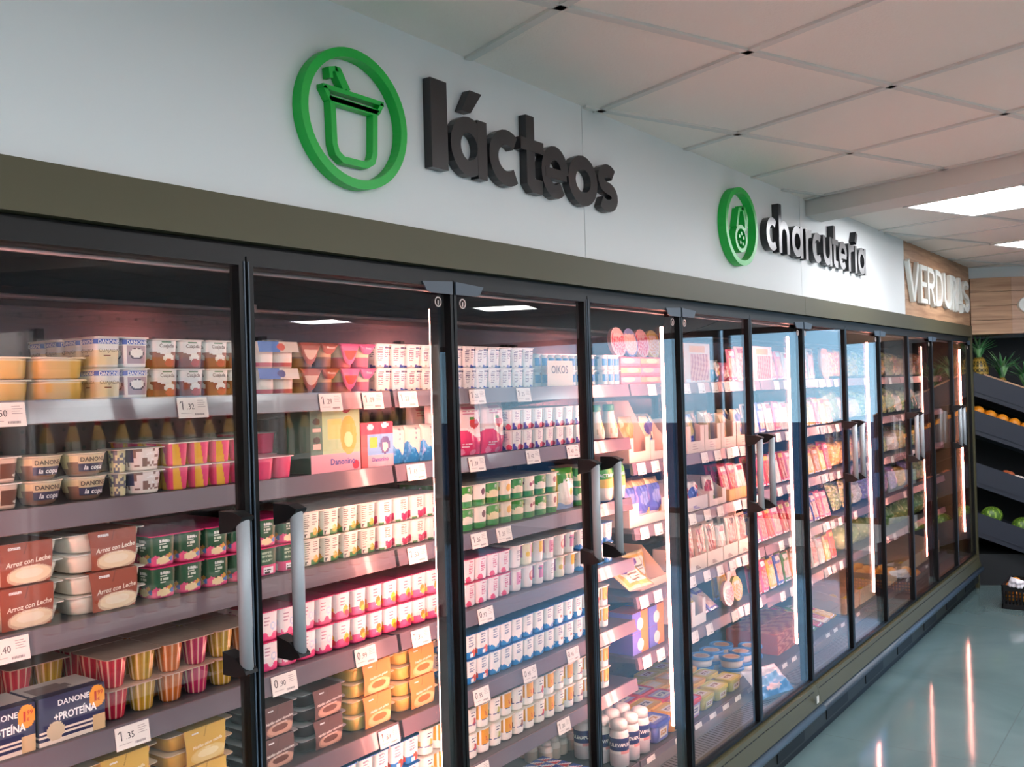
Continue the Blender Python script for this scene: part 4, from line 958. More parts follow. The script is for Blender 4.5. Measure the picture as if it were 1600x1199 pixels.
fpack('rp', 'rose pack of thin cured slices', .085, .15, '#e8557c', 'cured', '#fff')
fpack('gr', 'green-edged pack of turkey', .10, .14, '#6a9a4c', 'turkey', '#f6f0d8')
def row(keys, x0, x1, z, where, y=.27, deep=2, dp=.032, lean=-9, tight=1.04, jit=2.5):
    x = x0; i = 0; cnt = {}
    while True:
        p, d, w = FP[keys[i % len(keys)]]
        if x+w > x1: break
        cnt[d] = cnt.get(d, 0)+1; n = cnt[d]
        for k in range(deep):
            lab = '%s, %s %s, %s' % (d, ORD[n-1], ['front', 'middle', 'rear'][k], where)
            put(p, x+w/2+random.uniform(-.003, .003), y+k*dp, z+.004+.012*math.sin(math.radians(-lean)), lab, 'cold cuts', 'cold cut packs, '+where, rx=lean+random.uniform(-1, 1), rz=random.uniform(-jit, jit))
        x += w*tight; i += 1
def disc_M(r, t, ring, face, seed=0):
    m = M(); N = 36
    fr = [m.v((r*math.cos(2*PI*i/N), -t/2, r+r*math.sin(2*PI*i/N))) for i in range(N)]; bk = [m.v((r*math.cos(2*PI*i/N), t/2, r+r*math.sin(2*PI*i/N))) for i in range(N)]
    m.f(bk, ring)
    for i in range(N): m.f((fr[i], fr[(i+1) % N], bk[(i+1) % N], bk[i]), ring)
    def art(u, v):
        q = v; a = 2*PI*u; X, Z = q*math.cos(a), q*math.sin(a)
        if q > .86: return ring
        if Z > .35 and abs(X) < .5: return mixc(face, '#ffffff', .7) if Z < .6 else ring
        return stripes(face, mixc(face, '#ffffff', .5), seed, 4)(X, Z)
    m.grid(lambda u, v: (r*max(v, .001)*math.cos(2*PI*u), -t/2-.0006, r+r*max(v, .001)*math.sin(2*PI*u)), 36, 8, art, 0, False, True)
    return m
DISC = {'pk': simple('round_cold_cut_pack', disc_M(.055, .014, '#f4c8cc', '#e25c78', 1), FILM), 'bl': simple('round_cold_cut_pack', disc_M(.055, .014, '#7a9ad8', '#e8c8c0', 2), FILM),
        'yl': simple('round_cold_cut_pack', disc_M(.055, .014, '#f0dc88', '#e8a860', 3), FILM), 'or': simple('round_cold_cut_pack', disc_M(.085, .014, '#eaa078', '#e8a860', 4), FILM)}
def tray_M(w, d, hb, hf, colr, cut=True, ink=None):
    m = M(); t = .0022
    side = [(0, 0), (d, 0), (d, hb), (d*.55, hb), (d*.12, hf), (0, hf)]
    for x in (0, w-t): m.prism(side, lambda a, q, dd: (dd, a, q), x, x+t, colr)
    m.box(t, w-t, d-t, d, 0, hb, colr); m.box(t, w-t, t, d-t, 0, t, mixc(colr, '#c8a070', .5))
    if cut: m.box(t, w*.22, 0, t, 0, hf, colr); m.box(w*.78, w-t, 0, t, 0, hf, colr); m.box(w*.22, w*.78, 0, t, 0, hf*.42, colr)
    else: m.box(t, w-t, 0, t, 0, hf, colr)
    if ink:
        for k in range(3): m.quad((w*.3, -.0006, hf*(.12+.09*k)), (w*(.62-.08*k), -.0006, hf*(.12+.09*k)), (w*(.62-.08*k), -.0006, hf*(.12+.09*k)+.003), (w*.3, -.0006, hf*(.12+.09*k)+.003), ink)
    return m
TR = {}
def tray(w, d, hb, hf, colr, cut, x, y, z, label, ink=None, rz=0):
    k = (w, d, hb, hf, colr, cut, ink)
    if k not in TR: TR[k] = simple('display_tray', tray_M(*k[:6], ink), CARD)
    return put(TR[k], x, y, z+.0006, label, 'display tray', None, rz=rz)
def bag_M(w, h, a, seed, t=.04, **k): return pillow(w, h, t, a, '#c8b8a8', top=.07, seed=seed, crump=.0022, nu=30, nv=34, **k)
BG = {'purple': simple('snack_bag', bag_M(.10, .155, art_simple('#c9b6a0', ('band', 0, .42, '#5146a4'), ('rect', .2, .8, .28, .36, '#8a80d0'), ('blob', .55, .62, .28, .2, '#e8c878'), ('band', .9, 1, '#9aa0c8')), 21), FILM),
      'brown': simple('snack_bag', bag_M(.10, .165, art_simple('#b8925c', ('rect', .12, .4, .05, .42, '#6a3a34'), ('rect', .18, .34, .1, .36, '#d8b8a0'), ('blob', .6, .7, .3, .16, '#d8b070')), 22), FILM),
      'orange': simple('snack_bag', bag_M(.09, .15, art_simple('#f0c49c', ('band', 0, .3, '#e07828'), ('blob', .5, .45, .3, .16, '#f2a860')), 23), FILM),
      'multi': simple('snack_bag', bag_M(.10, .16, art_simple('#f0dcb4', ('blob', .5, .72, .34, .16, '#5a4c94'), ('rect', .2, .8, .12, .38, '#d8b878'), ('blob', .4, .4, .24, .09, '#5a9ad8'), ('vseam', .62, .06, '#3a3a5c')), 24), FILM),
      'blue': simple('cheese_bag', bag_M(.098, .16, art_simple('#5a70c8', ('band', .12, .2, '#f0e8f0'), ('blob', .45, .55, .3, .16, '#8aa0e0'), ('band', .85, 1, '#e8c890'), ('blob', .75, .2, .2, .12, '#f0d8a0')), 25, .05), FILM),
      'red': simple('snack_bag', bag_M(.09, .11, art_simple('#f4e8e0', ('blob', .3, .5, .3, .3, '#4a64c0'), ('blob', .75, .55, .16, .3, '#d8404c'), ('blob', .5, .1, .3, .12, '#e8a83c')), 26), FILM),
      'green': simple('snack_bag', bag_M(.09, .12, art_simple('#f0dcd0', ('blob', .3, .55, .26, .3, '#c83040'), ('blob', .55, .2, .4, .2, '#7a9a3c'), ('blob', .7, .55, .16, .3, '#e8e0d0')), 27), FILM),
      'white': simple('snack_bag', bag_M(.11, .095, art_simple('#f4ece4', ('wave', .45, .12, 1.4, 0, '#58b0dc'), ('rect', .7, .98, .3, .95, '#ecc86c')), 28), FILM),
      'pinkb': simple('snack_bag', bag_M(.10, .085, art_simple('#f07088', ('blob', .5, .4, .24, .2, '#f8d0c8')), 29), FILM),
      'cheese': simple('cheese_bag', bag_M(.16, .12, art_simple('#f0d8a0', ('rect', .08, .92, .1, .9, '#e8b458'), ('rect', .16, .84, .2, .82, '#f6e8d0'), ('blob', .3, .7, .18, .12, '#7a5aa0'), ('small', .3, .6, .3, .8, 3, '#8a7a5a')), 30, .03), FILM)}
zm = [zt(l) for l in SHM]; ze = [zt(l) for l in SHE]
# --- third bay (fourth and fifth doors)
z = zm[0]; w_ = 'top cold cuts shelf'
bxs = art_simple('#f0a0a8', ('band', .0, .3, '#e87888'), ('blob', .4, .6, .3, .3, '#f6d0b0'), ('band', .85, 1, '#d84860')); bx2 = art_simple('#f6b878', ('band', .0, .3, '#e86868'), ('blob', .6, .6, .3, .3, '#f8dca8'), ('band', .85, 1, '#c8485c'))
FLT = [simple('flat_food_box', box_M(.15, .11, .034, a, '#e8a8a8', t_, []), CARD) for a, t_ in ((bxs, '#f4b8b8'), (bx2, '#f0c8a0'))]
for i in range(3):
    for l in range(3): put(FLT[(i+l) % 2], 3.115+i*.153, .25, z+l*.0346+.0006, '%s flat box, %s of its stack, %s stack, top cold cuts shelf' % (['pink', 'orange'][(i+l) % 2], ['bottom', 'middle', 'top'][l], ORD[i]), 'food box', 'flat boxes on the top shelf')
for i, k in enumerate(('pk', 'bl', 'pk', 'yl')): put(DISC[k], 3.165+i*.10, .285+.004*i, z+.1046, 'round %s cold cut pack on flat boxes, %s from left' % ({'pk': 'pink', 'bl': 'blue', 'yl': 'yellow'}[k], ORD[i]), 'cold cuts', 'round packs on flat boxes', rx=-8)
bigb = winart('#f4dccb', MT['cured'], .22, .94, .08, .72, accent='#f0a850')
P_BIG = simple('ham_box', box_M(.25, .12, .165, bigb, '#e8b070', '#e8a050', [], 30, 30), CARD)
put(P_BIG, 3.64, .25, z+.0006, 'large box with cured ham in its window, top shelf', 'ham box')
put(BG['white'], 3.955, .27, z+.003, 'white and blue bag right of the large ham box', 'food bag'); put(BG['pinkb'], 4.065, .27, z+.003, 'small pink bag right of the white and blue bag', 'food bag')
row(['pk', 'sa'], 4.13, 4.345, z, w_, deep=1, lean=-5)
z = zm[1]; w_ = 'second cold cuts shelf'
tray(.165, .16, .225, .09, '#f0d8c4', True, 3.135, .238, z, 'tall pale carton tray with cheese pieces, fourth door', None)
put(BG['brown'], 3.22, .30, z+.0035, 'brown cheese bag in the tall pale carton tray', 'cheese')
tray(.15, .16, .17, .075, '#f0dccc', True, 3.305, .238, z, 'shorter pale carton tray with green-labelled cheese, fourth door')
put(BG['multi'], 3.38, .30, z+.0035, 'cheese bag in the shorter pale carton tray', 'cheese')
for i, (k, w) in enumerate((('purple', .165), ('brown', .165), ('orange', .16), ('multi', .17))):
    tray(w, .18, .14, .11, '#f2dccc', True, 3.62+i*.17, .238, z, 'pale carton tray holding %s bags, second cold cuts shelf' % ['purple', 'brown', 'orange', 'mixed'][i], '#c8a8a0')
    for k2 in range(2): put(BG[k], 3.62+i*.17+w/2, .275+k2*.06, z+.0035, '%s bag in a pale carton tray, %s, second shelf' % (['purple', 'brown', 'orange', 'mixed-colour'][i], ['front', 'rear'][k2]), 'food bag', 'bags in carton trays', rx=-4)
z = zm[2]; w_ = 'third cold cuts shelf'
tray(.33, .20, .115, .085, '#f2ddd0', True, 3.125, .238, z, 'pale carton tray of blue cheese bags, fourth door')
for i in range(3):
    for k in range(2): put(BG['blue'], 3.19+i*.10, .275+k*.055, z+.0035, 'blue grated cheese bag, %s from left, %s, carton tray' % (ORD[i], ['front', 'rear'][k]), 'cheese bag', 'blue cheese bags', rx=-6)
tray(.20, .18, .115, .055, '#eadfd8', False, 3.60, .238, z, 'grey-white tray of blue and red bags, fifth door', '#8a80c0'); tray(.17, .18, .115, .065, '#f0dcd0', True, 3.82, .238, z, 'pale tray of red and green bags, fifth door')
tray(.29, .18, .06, .05, '#f0b46c', False, 4.03, .238, z, 'orange-yellow tray of rose cold cut packs, fifth door')
for i in range(2): put(BG['red'], 3.655+i*.092, .28, z+.0035, 'white, blue and red bag, %s one in tray' % ['left', 'right'][i], 'food bag', 'small bags in trays', rx=-6)
put(BG['green'], 3.905, .28, z+.0035, 'red and green bag in the pale tray', 'food bag', None, rx=-6)
row(['rp', 'rp', 'wh'], 4.04, 4.32, z, 'in orange-yellow tray', y=.27, deep=3, dp=.03, lean=-12)
z = zm[3]; w_ = 'fourth cold cuts shelf'
tray(.24, .22, .13, .03, '#f0d4b4', False, 3.22, .25, z, 'wide pale carton tray left open with cheese bags')
o = put(BG['cheese'], 3.20, .235, z+.02, 'cheese slice bag leaning out of the wide pale tray', 'cheese bag', None, rx=-58, rz=-8)
put(BG['cheese'], 3.34, .33, z+.0045, 'cheese slice bag standing in the wide pale tray', 'cheese bag', None, rx=-10)
for i in range(4):
    tray(.155, .17, .085, .06, '#f4e4d4', False, 3.62+i*.165, .238, z, 'white card tray of cured ham packs, %s from left' % ORD[i], '#7a4a44')
row(['cr', 'sa', 'cr', 'wh', 'cr', 'cr'], 3.62, 4.30, z, w_, y=.265, deep=3, dp=.034, lean=-7)
z = zm[4]; w_ = 'fifth cold cuts shelf'
bo = art_simple('#6a70c8', ('rect', .55, 1, 0, 1, '#e88a3c'), ('blob', .5, .4, .2, .3, '#f2e0d8'))
P_BO = simple('cold_cut_box', box_M(.12, .10, .075, bo, '#5a60b8', '#d86a5c', []), CARD)
for i in range(2):
    for l in range(2): put(P_BO, 3.135+i*.13, .245, z+l*.0757+.0006, 'blue and orange box, %s %s, fifth cold cuts shelf' % (['lower', 'upper'][l], ['left', 'right'][i]), 'food box', 'blue and orange boxes')
tray(.13, .15, .11, .1, '#f4ece4', True, 3.62, .238, z, 'small white carton tray of dark bags, fifth shelf'); put(BG['purple'], 3.685, .29, z+.0035, 'dark purple bag in the small white carton tray', 'food bag', None, sc=(.9, .9, .7))
row(['pu', 'pu'], 3.77, 4.0, z, w_, y=.27, deep=3, lean=-50, dp=.05)
put(DISC['pk'], 4.045, .262, z+.002, 'round pink cold cut pack, left one on fifth shelf', 'cold cuts', 'round packs on the fifth shelf', rx=-8); put(DISC['yl'], 4.165, .272, z+.002, 'round yellow cold cut pack, right one on fifth shelf', 'cold cuts', 'round packs on the fifth shelf', rx=-8)
row(['yl', 'wh'], 4.1, 4.345, z, w_, y=.33, deep=2, lean=-6)
# tubs on the deck
gx = 3.40
kinds = [(P_TY, 'yellow'), (P_TB, 'blue'), (P_TR, 'red'), (P_TO, 'orange'), (P_TG, 'olive green')]
lay = [[1, 0, 2, 4, 4, 4], [0, 0, 2, 3, 3, 4], [1, 2, 2, 3, 3, 3], [0, 1, 3, 4, 4, 4]]
for j in range(4):
    for i in range(6):
        p, d = kinds[lay[j][i]]; put(p, 3.345+i*.142, .285+j*.107, zd+.0006, '%s-lidded spread tub, %s row, %s from left, deck' % (d, ['front', 'second', 'third', 'rear'][j], ORD[i]), 'spread tub', 'spread tubs')
for i in range(3):
    for j in range(2):
        for l in range(2): put(P_RB, 4.24+i*.115+(-.05 if j else 0) if not (i == 0 and j == 0) else 4.245, .345+j*.125, zd+l*.0458+.0006, 'round blue-lidded cheese tub, %s, %s from left, %s row' % (['lower', 'upper'][l], ORD[i], ['front', 'rear'][j]), 'cheese tub', 'round blue cheese tubs')
# --- fourth bay (sixth to eighth doors)
z = ze[0]; w_ = 'top shelf, beyond sixth door'
put(P_BIG, 4.365, .25, z+.0006, 'large box with cured ham window beyond the sixth door', 'ham box', None)
row(['pk', 'pk', 'wh'], 4.63, 4.97, z, w_, deep=2, lean=-8); row(['sa', 'sa', 'cr', 'sa'], 4.98, 5.36, z, w_+' right', deep=2, lean=-6)
for i in range(2): put(DISC['or'], 5.44+i*.10, .262+.02*i, z+.002, 'tall oval orange cold cut pack, %s, top shelf' % ['left', 'right'][i], 'cold cuts', 'oval orange packs', sc=(.72, 1, 1.02), rx=-4)
row(['wh', 'bu', 'wh', 'pk', 'wh', 'or', 'rd', 'yl', 'yl', 'rd', 'yl', 'or'], 4.37, 5.59, ze[1], 'second shelf beyond sixth door', deep=2, lean=-8)
row(['rd', 'rp', 'rd', 'wh', 'rd', 'pk', 'yl', 'or', 'yl', 'or', 'yl', 'rp'], 4.37, 5.59, ze[2], 'third shelf beyond sixth door', deep=2, lean=-12)
row(['bu', 'rp', 'rd', 'pk', 'rd', 'rd', 'pu', 'rp', 'pu', 'bu', 'rp', 'pk', 'gr'], 4.37, 5.59, ze[3], 'fourth shelf beyond sixth door', deep=2, lean=-14)
row(['rd', 'rp', 'yl', 'bu', 'gr', 'or', 'or', 'sa', 'cr', 'wh', 'yl', 'rd'], 4.37, 5.59, ze[4], 'fifth shelf beyond sixth door', deep=2, lean=-10)
brick = simple('cold_cut_box', box_M(.10, .13, .05, MT['chorizo'], '#a84a3c', MT['chorizo'], [], 12, 8), CARD)
for i in range(5):
    for j in range(2):
        for l in range(2): put(brick, 4.66+i*.104, .28+j*.14, zd+l*.0506+.0006, 'brick-red cold cut box, %s layer, %s from left, %s row, deck' % (ORD[l], ORD[i], ['front', 'rear'][j]), 'food box', 'brick red boxes on the deck')
for i in range(4):
    for j in range(3):
        k = ['gr', 'rp', 'cr', 'yl'][(i+j) % 4]; p, d, w = FP[k]
        put(p, 5.20+i*.112, .28+j*.14, zd+.012, '%s lying flat, %s row, %s from left, deck' % (d, ORD[j], ORD[i]), 'cold cuts', 'packs lying on the deck', rx=-78)

# ================================================================== VEGETABLES
def vegart(base, spots, film=.2, n=14):
    def f(u, v):
        a = hsh(int(u*n)+int(v*n)*31.0); b = hsh(int(u*n*1.7)+7, int(v*n*1.7))
        col = spots[int(a*len(spots)) % len(spots)] if b > .25 else base
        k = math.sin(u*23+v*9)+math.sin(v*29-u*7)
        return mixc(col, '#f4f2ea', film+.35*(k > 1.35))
    return f
VG = {}
for i, (k, w, h, t, base, sp, fl) in enumerate((
    ('green salad', .20, .17, .08, '#5c8a34', ('#3f6a24', '#86a84c', '#b8c878'), .1), ('yellow-green salad', .18, .16, .08, '#a8a83c', ('#c8b84a', '#6f8a2c', '#e0d070'), .1),
    ('orange carrot', .16, .17, .07, '#d8702c', ('#e8883c', '#c85c20', '#f0a858'), .12), ('mixed pepper', .17, .16, .07, '#c8402c', ('#e0a02c', '#b83020', '#e8c84c'), .15),
    ('whitish mushroom', .17, .13, .07, '#d8cfc0', ('#e8e0d4', '#b8aca0', '#c8bcae'), .25), ('purple cabbage', .19, .17, .08, '#5a3a8a', ('#6a4aa8', '#4a2a70', '#8a6ac8'), .15),
    ('dark green leaf', .18, .18, .08, '#2f5a26', ('#3a7030', '#1f4018', '#5a8a3c'), .1), ('golden potato', .18, .14, .09, '#c89a3c', ('#d8ac50', '#b08028', '#e0c070'), .05))):
    VG[k] = simple('vegetable_bag', bag_M(w, h, vegart(base, sp, fl), 40+i, t), FILM)
def cabbage_M(seed, c1, c2):
    m = M(); rnd = random.Random(seed); ph = rnd.uniform(0, 6)
    def pt(u, v):
        a = 2*PI*u; b = PI*(v-.5); r = .082*(1+.05*math.sin(3*a+ph+2*math.sin(b*2))+.03*math.sin(7*a+b*5)+.02*abs(math.sin(5*a+9*b)))
        return (r*math.cos(b)*math.cos(a), r*math.cos(b)*math.sin(a), .075+.9*r*math.sin(b))
    def art(u, v):
        q = abs(math.sin(9*PI*u+1.5*math.sin(7*v)+ph))
        return c2 if q < .16 or abs(math.sin(22*v+5*math.sin(6*PI*u))) < .07 else mixc(c1, c2, .25*hsh(int(u*9), int(v*7)))
    m.grid(pt, 36, 22, art)
    return m
CAB = [simple('cabbage', cabbage_M(1, '#7f9a4a', '#d2d8a0'), PRINT), simple('cabbage', cabbage_M(2, '#4f7a34', '#b8c888'), PRINT)]
seqs = [['mixed pepper', 'orange carrot', 'yellow-green salad', 'green salad', 'mixed pepper', 'golden potato'], ['dark green leaf', 'whitish mushroom', 'whitish mushroom', 'green salad', 'whitish mushroom', 'yellow-green salad'],
        ['golden potato', 'golden potato', 'mixed pepper', 'whitish mushroom', 'golden potato', 'green salad'], ['green salad', 'yellow-green salad', 'whitish mushroom', 'purple cabbage', 'golden potato', 'purple cabbage']]
for s_ in range(4):
    for b in range(2):
        x = 5.70+b*1.25
        for i in range(6):
            k = seqs[s_][(i+b*3) % 6]
            for d_ in range(2):
                put(VG[k], x+i*.2, .30+d_*.13, ze[s_]+.014, 'bag of %s, %s from left, %s, %s shelf, %s vegetable bay' % (k, ORD[i], ['front', 'rear'][d_], ORD[s_], ['near', 'far'][b]), 'vegetables', 'bagged vegetables', rx=-16+random.uniform(-4, 4), rz=random.uniform(-12, 12), sc=random.uniform(.92, 1.04))
for b in range(2):
    for i in range(6):
        for d_ in range(2):
            put(CAB[(i+d_+b) % 2], 5.72+b*1.25+i*.195, .32+d_*.18, ze[4]+.012, 'round green cabbage, %s from left, %s, fifth shelf, %s vegetable bay' % (ORD[i], ['front', 'rear'][d_], ['near', 'far'][b]), 'cabbage', 'green cabbages', rz=random.uniform(0, 360))
    for i in range(4):
        tray(.26, .30, .12, .09, '#d8b898', False, 5.66+b*1.25+i*.29, .25, zd, 'cardboard box of lemons, %s from left, deck, %s vegetable bay' % (ORD[i], ['near', 'far'][b]))
def citrus_M(colr, r=.036):
    m = M(); m.grid(lambda u, v: (r*math.sin(PI*v)*math.cos(2*PI*u), r*math.sin(PI*v)*math.sin(2*PI*u), r-r*.97*math.cos(PI*v)), 20, 12, lambda u, v: colr if v < .93 else mixc(colr, '#4a5a20', .5)); return m
P_ORG = simple('orange', citrus_M('#e08a1c', .038), PRINT); P_LEM = simple('lemon', citrus_M('#e0b838', .032), PRINT)
for b in range(2):
    for i in range(4):
        for q in range(6): put(P_LEM, 5.66+b*1.25+i*.29+.05+(q % 3)*.078, .30+(q//3)*.09, zd+.004, 'yellow lemon, %s row, %s in cardboard box %s from left, %s vegetable bay' % (['front', 'rear'][q//3], ['left', 'middle', 'right'][q % 3], ORD[i], ['near', 'far'][b]), 'lemon', 'lemons in box %s, %s bay' % (ORD[i], ['near', 'far'][b]))

# ---- corner rack with sloping trays
RA = math.radians(-65); RO = np.array([8.16, -.0])
def RW(s, n): return (RO[0]+s*math.cos(RA)-n*math.sin(RA), RO[1]+s*math.sin(RA)+n*math.cos(RA))
RACKM = mat('rack_board', '#1d2230', rough=.55); RACKD = mat('rack_dark', '#101216', rough=.7)
rk = empty('produce_rack', True); rk.location = (RO[0], RO[1], 0); rk.rotation_euler[2] = RA
tag(rk, 'dark blue-grey produce rack with four sloping trays past the cold cases', 'produce rack')
SL = .385
for k, zt_ in enumerate((.03, -.265, -.665, -1.05)):
    z0 = EYE+zt_; m = M()
    def slab(m, s0, s1, n0, n1, a, b, col='#fff', mi=0): m.prism([(s0, z0-SL*s0+a), (s1, z0-SL*s1+a), (s1, z0-SL*s1+b), (s0, z0-SL*s0+b)], lambda x, y, d: (x, d, y), n0, n1, col, mi)
    slab(m, .0, .92, 0, .018, -.185, 0); slab(m, .0, .92, .60, .618, -.185, 0); slab(m, .90, .92, .018, .60, -.185, 0); slab(m, 0, .90, .018, .60, -.10, -.085)
    tr = m.build('tray', RACKM, rk)
    m = M(); slab(m, 0, .92, -.006, 0, -.150, -.144); slab(m, 0, .92, -.010, 0, -.185, -.178); m.build('tray_lip', RACKM, tr)
    if k == 0:
        m = M(); slab(m, .08, .92, -.002, .02, 0, .012); m.build('wooden_rim', WOODM, tr)
m = M(); m.box(-.02, .0, .0, .62, 0, EYE+.30); m.box(.0, 1.0, .62, .64, 0, EYE+.30); m.build('back_panel', RACKD, rk)
m = M(); m.box(.0, .80, .06, .60, 0, .24); m.build('base', RACKD, rk)
# wooden header over the rack
hd = empty('header_board', True); hd.location = (RO[0], RO[1], 0); hd.rotation_euler[2] = RA
tag(hd, 'wood-clad header board over the dark produce rack', 'header board')
m = M(); hz0, hz1 = EYE+.310, EYE+.742; hh = (hz1-hz0)/4
for k in range(4): m.box(0, .292, -.01, .5, hz0+k*hh+.0015, hz0+(k+1)*hh-.0015)
m.build('side_boards', WOODM, hd)
m = M()
ca, sa = math.cos(math.radians(9)), math.sin(math.radians(9))
def hb(s, n): return (.293+s*ca-n*sa, -.01+s*sa+n*ca)
for k in range(4):
    P = [hb(0, 0), hb(1.1, 0), hb(1.1, .1), hb(0, .1)]; m.prism(P, lambda x, y, d: (x, y, d), hz0+k*hh+.0015, hz0+(k+1)*hh-.0015, '#fff')
wd2 = mat('pale_wood_cladding', '#b9917a', rough=.5); noise_col(wd2, '#a07c66', '#cfa88e', 2.2, 8, (1.0, 1.0, 14), .25, .75, 'Object', .6)
m.build('front_boards', wd2, hd)
m = M(); A_ = [RW(-.05, .03), RW(1.3, .03), RW(1.3, .12), RW(-.05, .12)]; m.prism(A_, lambda x, y, d: (x, y, d), EYE+.7425, CZ-.0005, '#fff'); structure(m.build('trim_7', WALLM))
# letters
def arc(cx, cy, rx, ry, a0, a1, n=20): return [(cx+rx*math.cos(math.radians(a)), cy+ry*math.sin(math.radians(a))) for a in np.linspace(a0, a1, n)]
def letter(ch, x0, x1, zb, zx, za, w, mapf, d0, d1):
    m = M(); h = w/2; cx, cz = (x0+x1)/2, (zb+zx)/2; rx, rz = (x1-x0)/2-h, (zx-zb)/2-h
    cnt = [0]
    def R(pts, closed=False, ww=None): cnt[0] += 1; m.ribbon(pts, ww or w, mapf, d0-.0005*cnt[0] if d0 > -.5 else d0, d1, '#fff', closed=closed)
    if ch in 'l': R([(cx, zb), (cx, za)], ww=x1-x0)
    elif ch in 'oO': R(arc(cx, cz, rx, rz, 0, 342, 20), True)
    elif ch in 'aá':
        R(arc(cx, cz, rx, rz, 0, 342, 20), True); R([(x1-h, zb), (x1-h, zx)])
        if ch == 'á': m.prism([(x0+.046, zx+.012), (x0+.080, za+.003), (x0+.128, za+.003), (x0+.082, zx+.012)][::-1], mapf, d0, d1, '#fff')
    elif ch == 'd': R(arc(cx, cz, rx, rz, 0, 342, 20), True); R([(x1-h, zb), (x1-h, za)])
    elif ch == 'c': R(arc(cx+.01, cz, rx+.008, rz, 52, 308, 20))
    elif ch == 'e': R(arc(cx, cz, rx, rz, 0, 312, 22)); R([(x0+h, cz-.004), (x1-h*.6, cz-.004)], ww=w*.72)
    elif ch == 't':
        R([(cx-.008, za-.005), (cx-.008, zb+h*1.6), (cx+.004, zb+h*1.05), (x1-.008, zb+h)]); R([(x0, zx-h), (x1, zx-h)], ww=w*.85)
    elif ch == 's':
        q = rz/2+.0; R(arc(cx+.002, cz+q, rx*.86, q, 35, 262, 14)+arc(cx-.002, cz-q, rx*.92, q, 82, -145, 14), ww=w*.95)
    elif ch == 'h': R([(x0+h, zb), (x0+h, za)]); R([(x0+h, zb+rz*1.2)]+arc(cx, zx-h-rx, rx, rx, 170, 10, 9)+[(x1-h, zb)])
    elif ch == 'r': R([(x0+h, zb), (x0+h, zx)]); R([(x0+h, cz)]+arc(x1-.006, zx-h-.03, (x1-x0)-h-.006, .03, 165, 88, 7))
    elif ch == 'u': R([(x0+h, zx)]+arc(cx, zb+h+rx, rx, rx, 190, 350, 9)+[(x1-h, zx)]); R([(x1-h, zb), (x1-h, zx)])
    elif ch == 'í': R([(cx, zb), (cx, zx)]); R([(cx-.004, zx+.22*(za-zx)), (cx+.022, za)], ww=w*.95)
    elif ch == 'V': R([(x0+h*.8, zx), (cx, zb+.004)]); R([(x1-h*.8, zx), (cx, zb+.004)])
    elif ch == 'E':
        R([(x0+h, zb), (x0+h, zx)])
        for q in (zb+h*.75, cz, zx-h*.75): R([(x0+h, q), (x1-(.012 if q == cz else 0), q)], ww=w*.72)
    elif ch in 'R':
        R([(x0+h, zb), (x0+h, zx)]); R([(x0+h, zx-h*.75)]+arc(x1-h-.055, cz+rz*.52, .055, rz*.5, 85, -85, 9)+[(x0+h, cz+.002)], ww=w*.8); R([(cx-.006, cz), (x1-h*.8, zb)], ww=w*.95)
    elif ch == 'D': R([(x0+h, zb), (x0+h, zx)]); R([(x0+h, zx-h*.75)]+arc(x1-h-.08, cz, .08, rz, 85, -85, 11)+[(x0+h, zb+h*.75)], ww=w*.85)
    elif ch == 'U': R([(x0+h, zx)]+arc(cx, zb+h+.05, rx, .05, 180, 360, 11)+[(x1-h, zx)])
    elif ch == 'A': R([(x0+h*.8, zb), (cx, zx-.004)]); R([(x1-h*.8, zb), (cx, zx-.004)]); R([(x0+.04, zb+.065), (x1-.04, zb+.065)], ww=w*.6)
    elif ch == 'S':
        q = rz/2; R(arc(cx, cz+q, rx*.95, q, 25, 262, 14)+arc(cx, cz-q, rx, q, 82, -155, 14), ww=w*.9)
    return m
wall = lambda a, b, d: (a, d, b)
def word(name, spec, zb, zx, za, w, mats, label, d0, d1):
    k = (1.486+d0)/(1.446 if d0 > -.9 else 1); zb, zx, za, w = zb*k, zx*k, za*k, w*k; spec = [(ch, a*k, b*k) for ch, a, b in spec]
    r = empty(name, True); tag(r, label, 'sign lettering')
    for (ch, x0, x1) in spec: letter(ch, x0, x1, EYE+zb, EYE+zx, EYE+za, w, wall, d0, d1).build('letter', mats, r)
word('dairy_lettering', (('l', 1.736, 1.795), ('á', 1.806, 1.948), ('c', 1.956, 2.094), ('t', 2.096, 2.203), ('e', 2.192, 2.328), ('o', 2.327, 2.486), ('s', 2.482, 2.612)),   .516, .660, .724, .038, SIGNB, 'thick black raised letters spelling lácteos on the white wall', -.024, -.001)
word('cold_cuts_lettering', (('c', 3.826, 3.948), ('h', 3.970, 4.094), ('a', 4.124, 4.262), ('r', 4.300, 4.384), ('c', 4.389, 4.518), ('u', 4.541, 4.668), ('t', 4.674, 4.766), ('e', 4.778, 4.905), ('r', 4.932, 5.024), ('í', 5.036, 5.078), ('a', 5.094, 5.232)), .535, .672, .738, .032, SIGNB, 'thick black raised letters spelling charcutería on the white wall', -.030, -.001)
word('vegetable_lettering', (('V', 6.115, 6.385), ('E', 6.42, 6.585), ('R', 6.61, 6.80), ('D', 6.83, 7.035), ('U', 7.085, 7.305), ('R', 7.335, 7.475), ('A', 7.48, 7.70), ('S', 7.70, 7.935)), .460, .698, .698, .040, SIGNW, 'raised white letters spelling VERDURAS on the wood cladding', -.026, -.003)
m = letter('d', .04, .19, EYE+.465, EYE+.585, EYE+.64, .045, lambda a, b, d: (*hb(a, -.03 if d < 0 else 0), b), -1, 0); m.build('letter', SIGNW, hd)
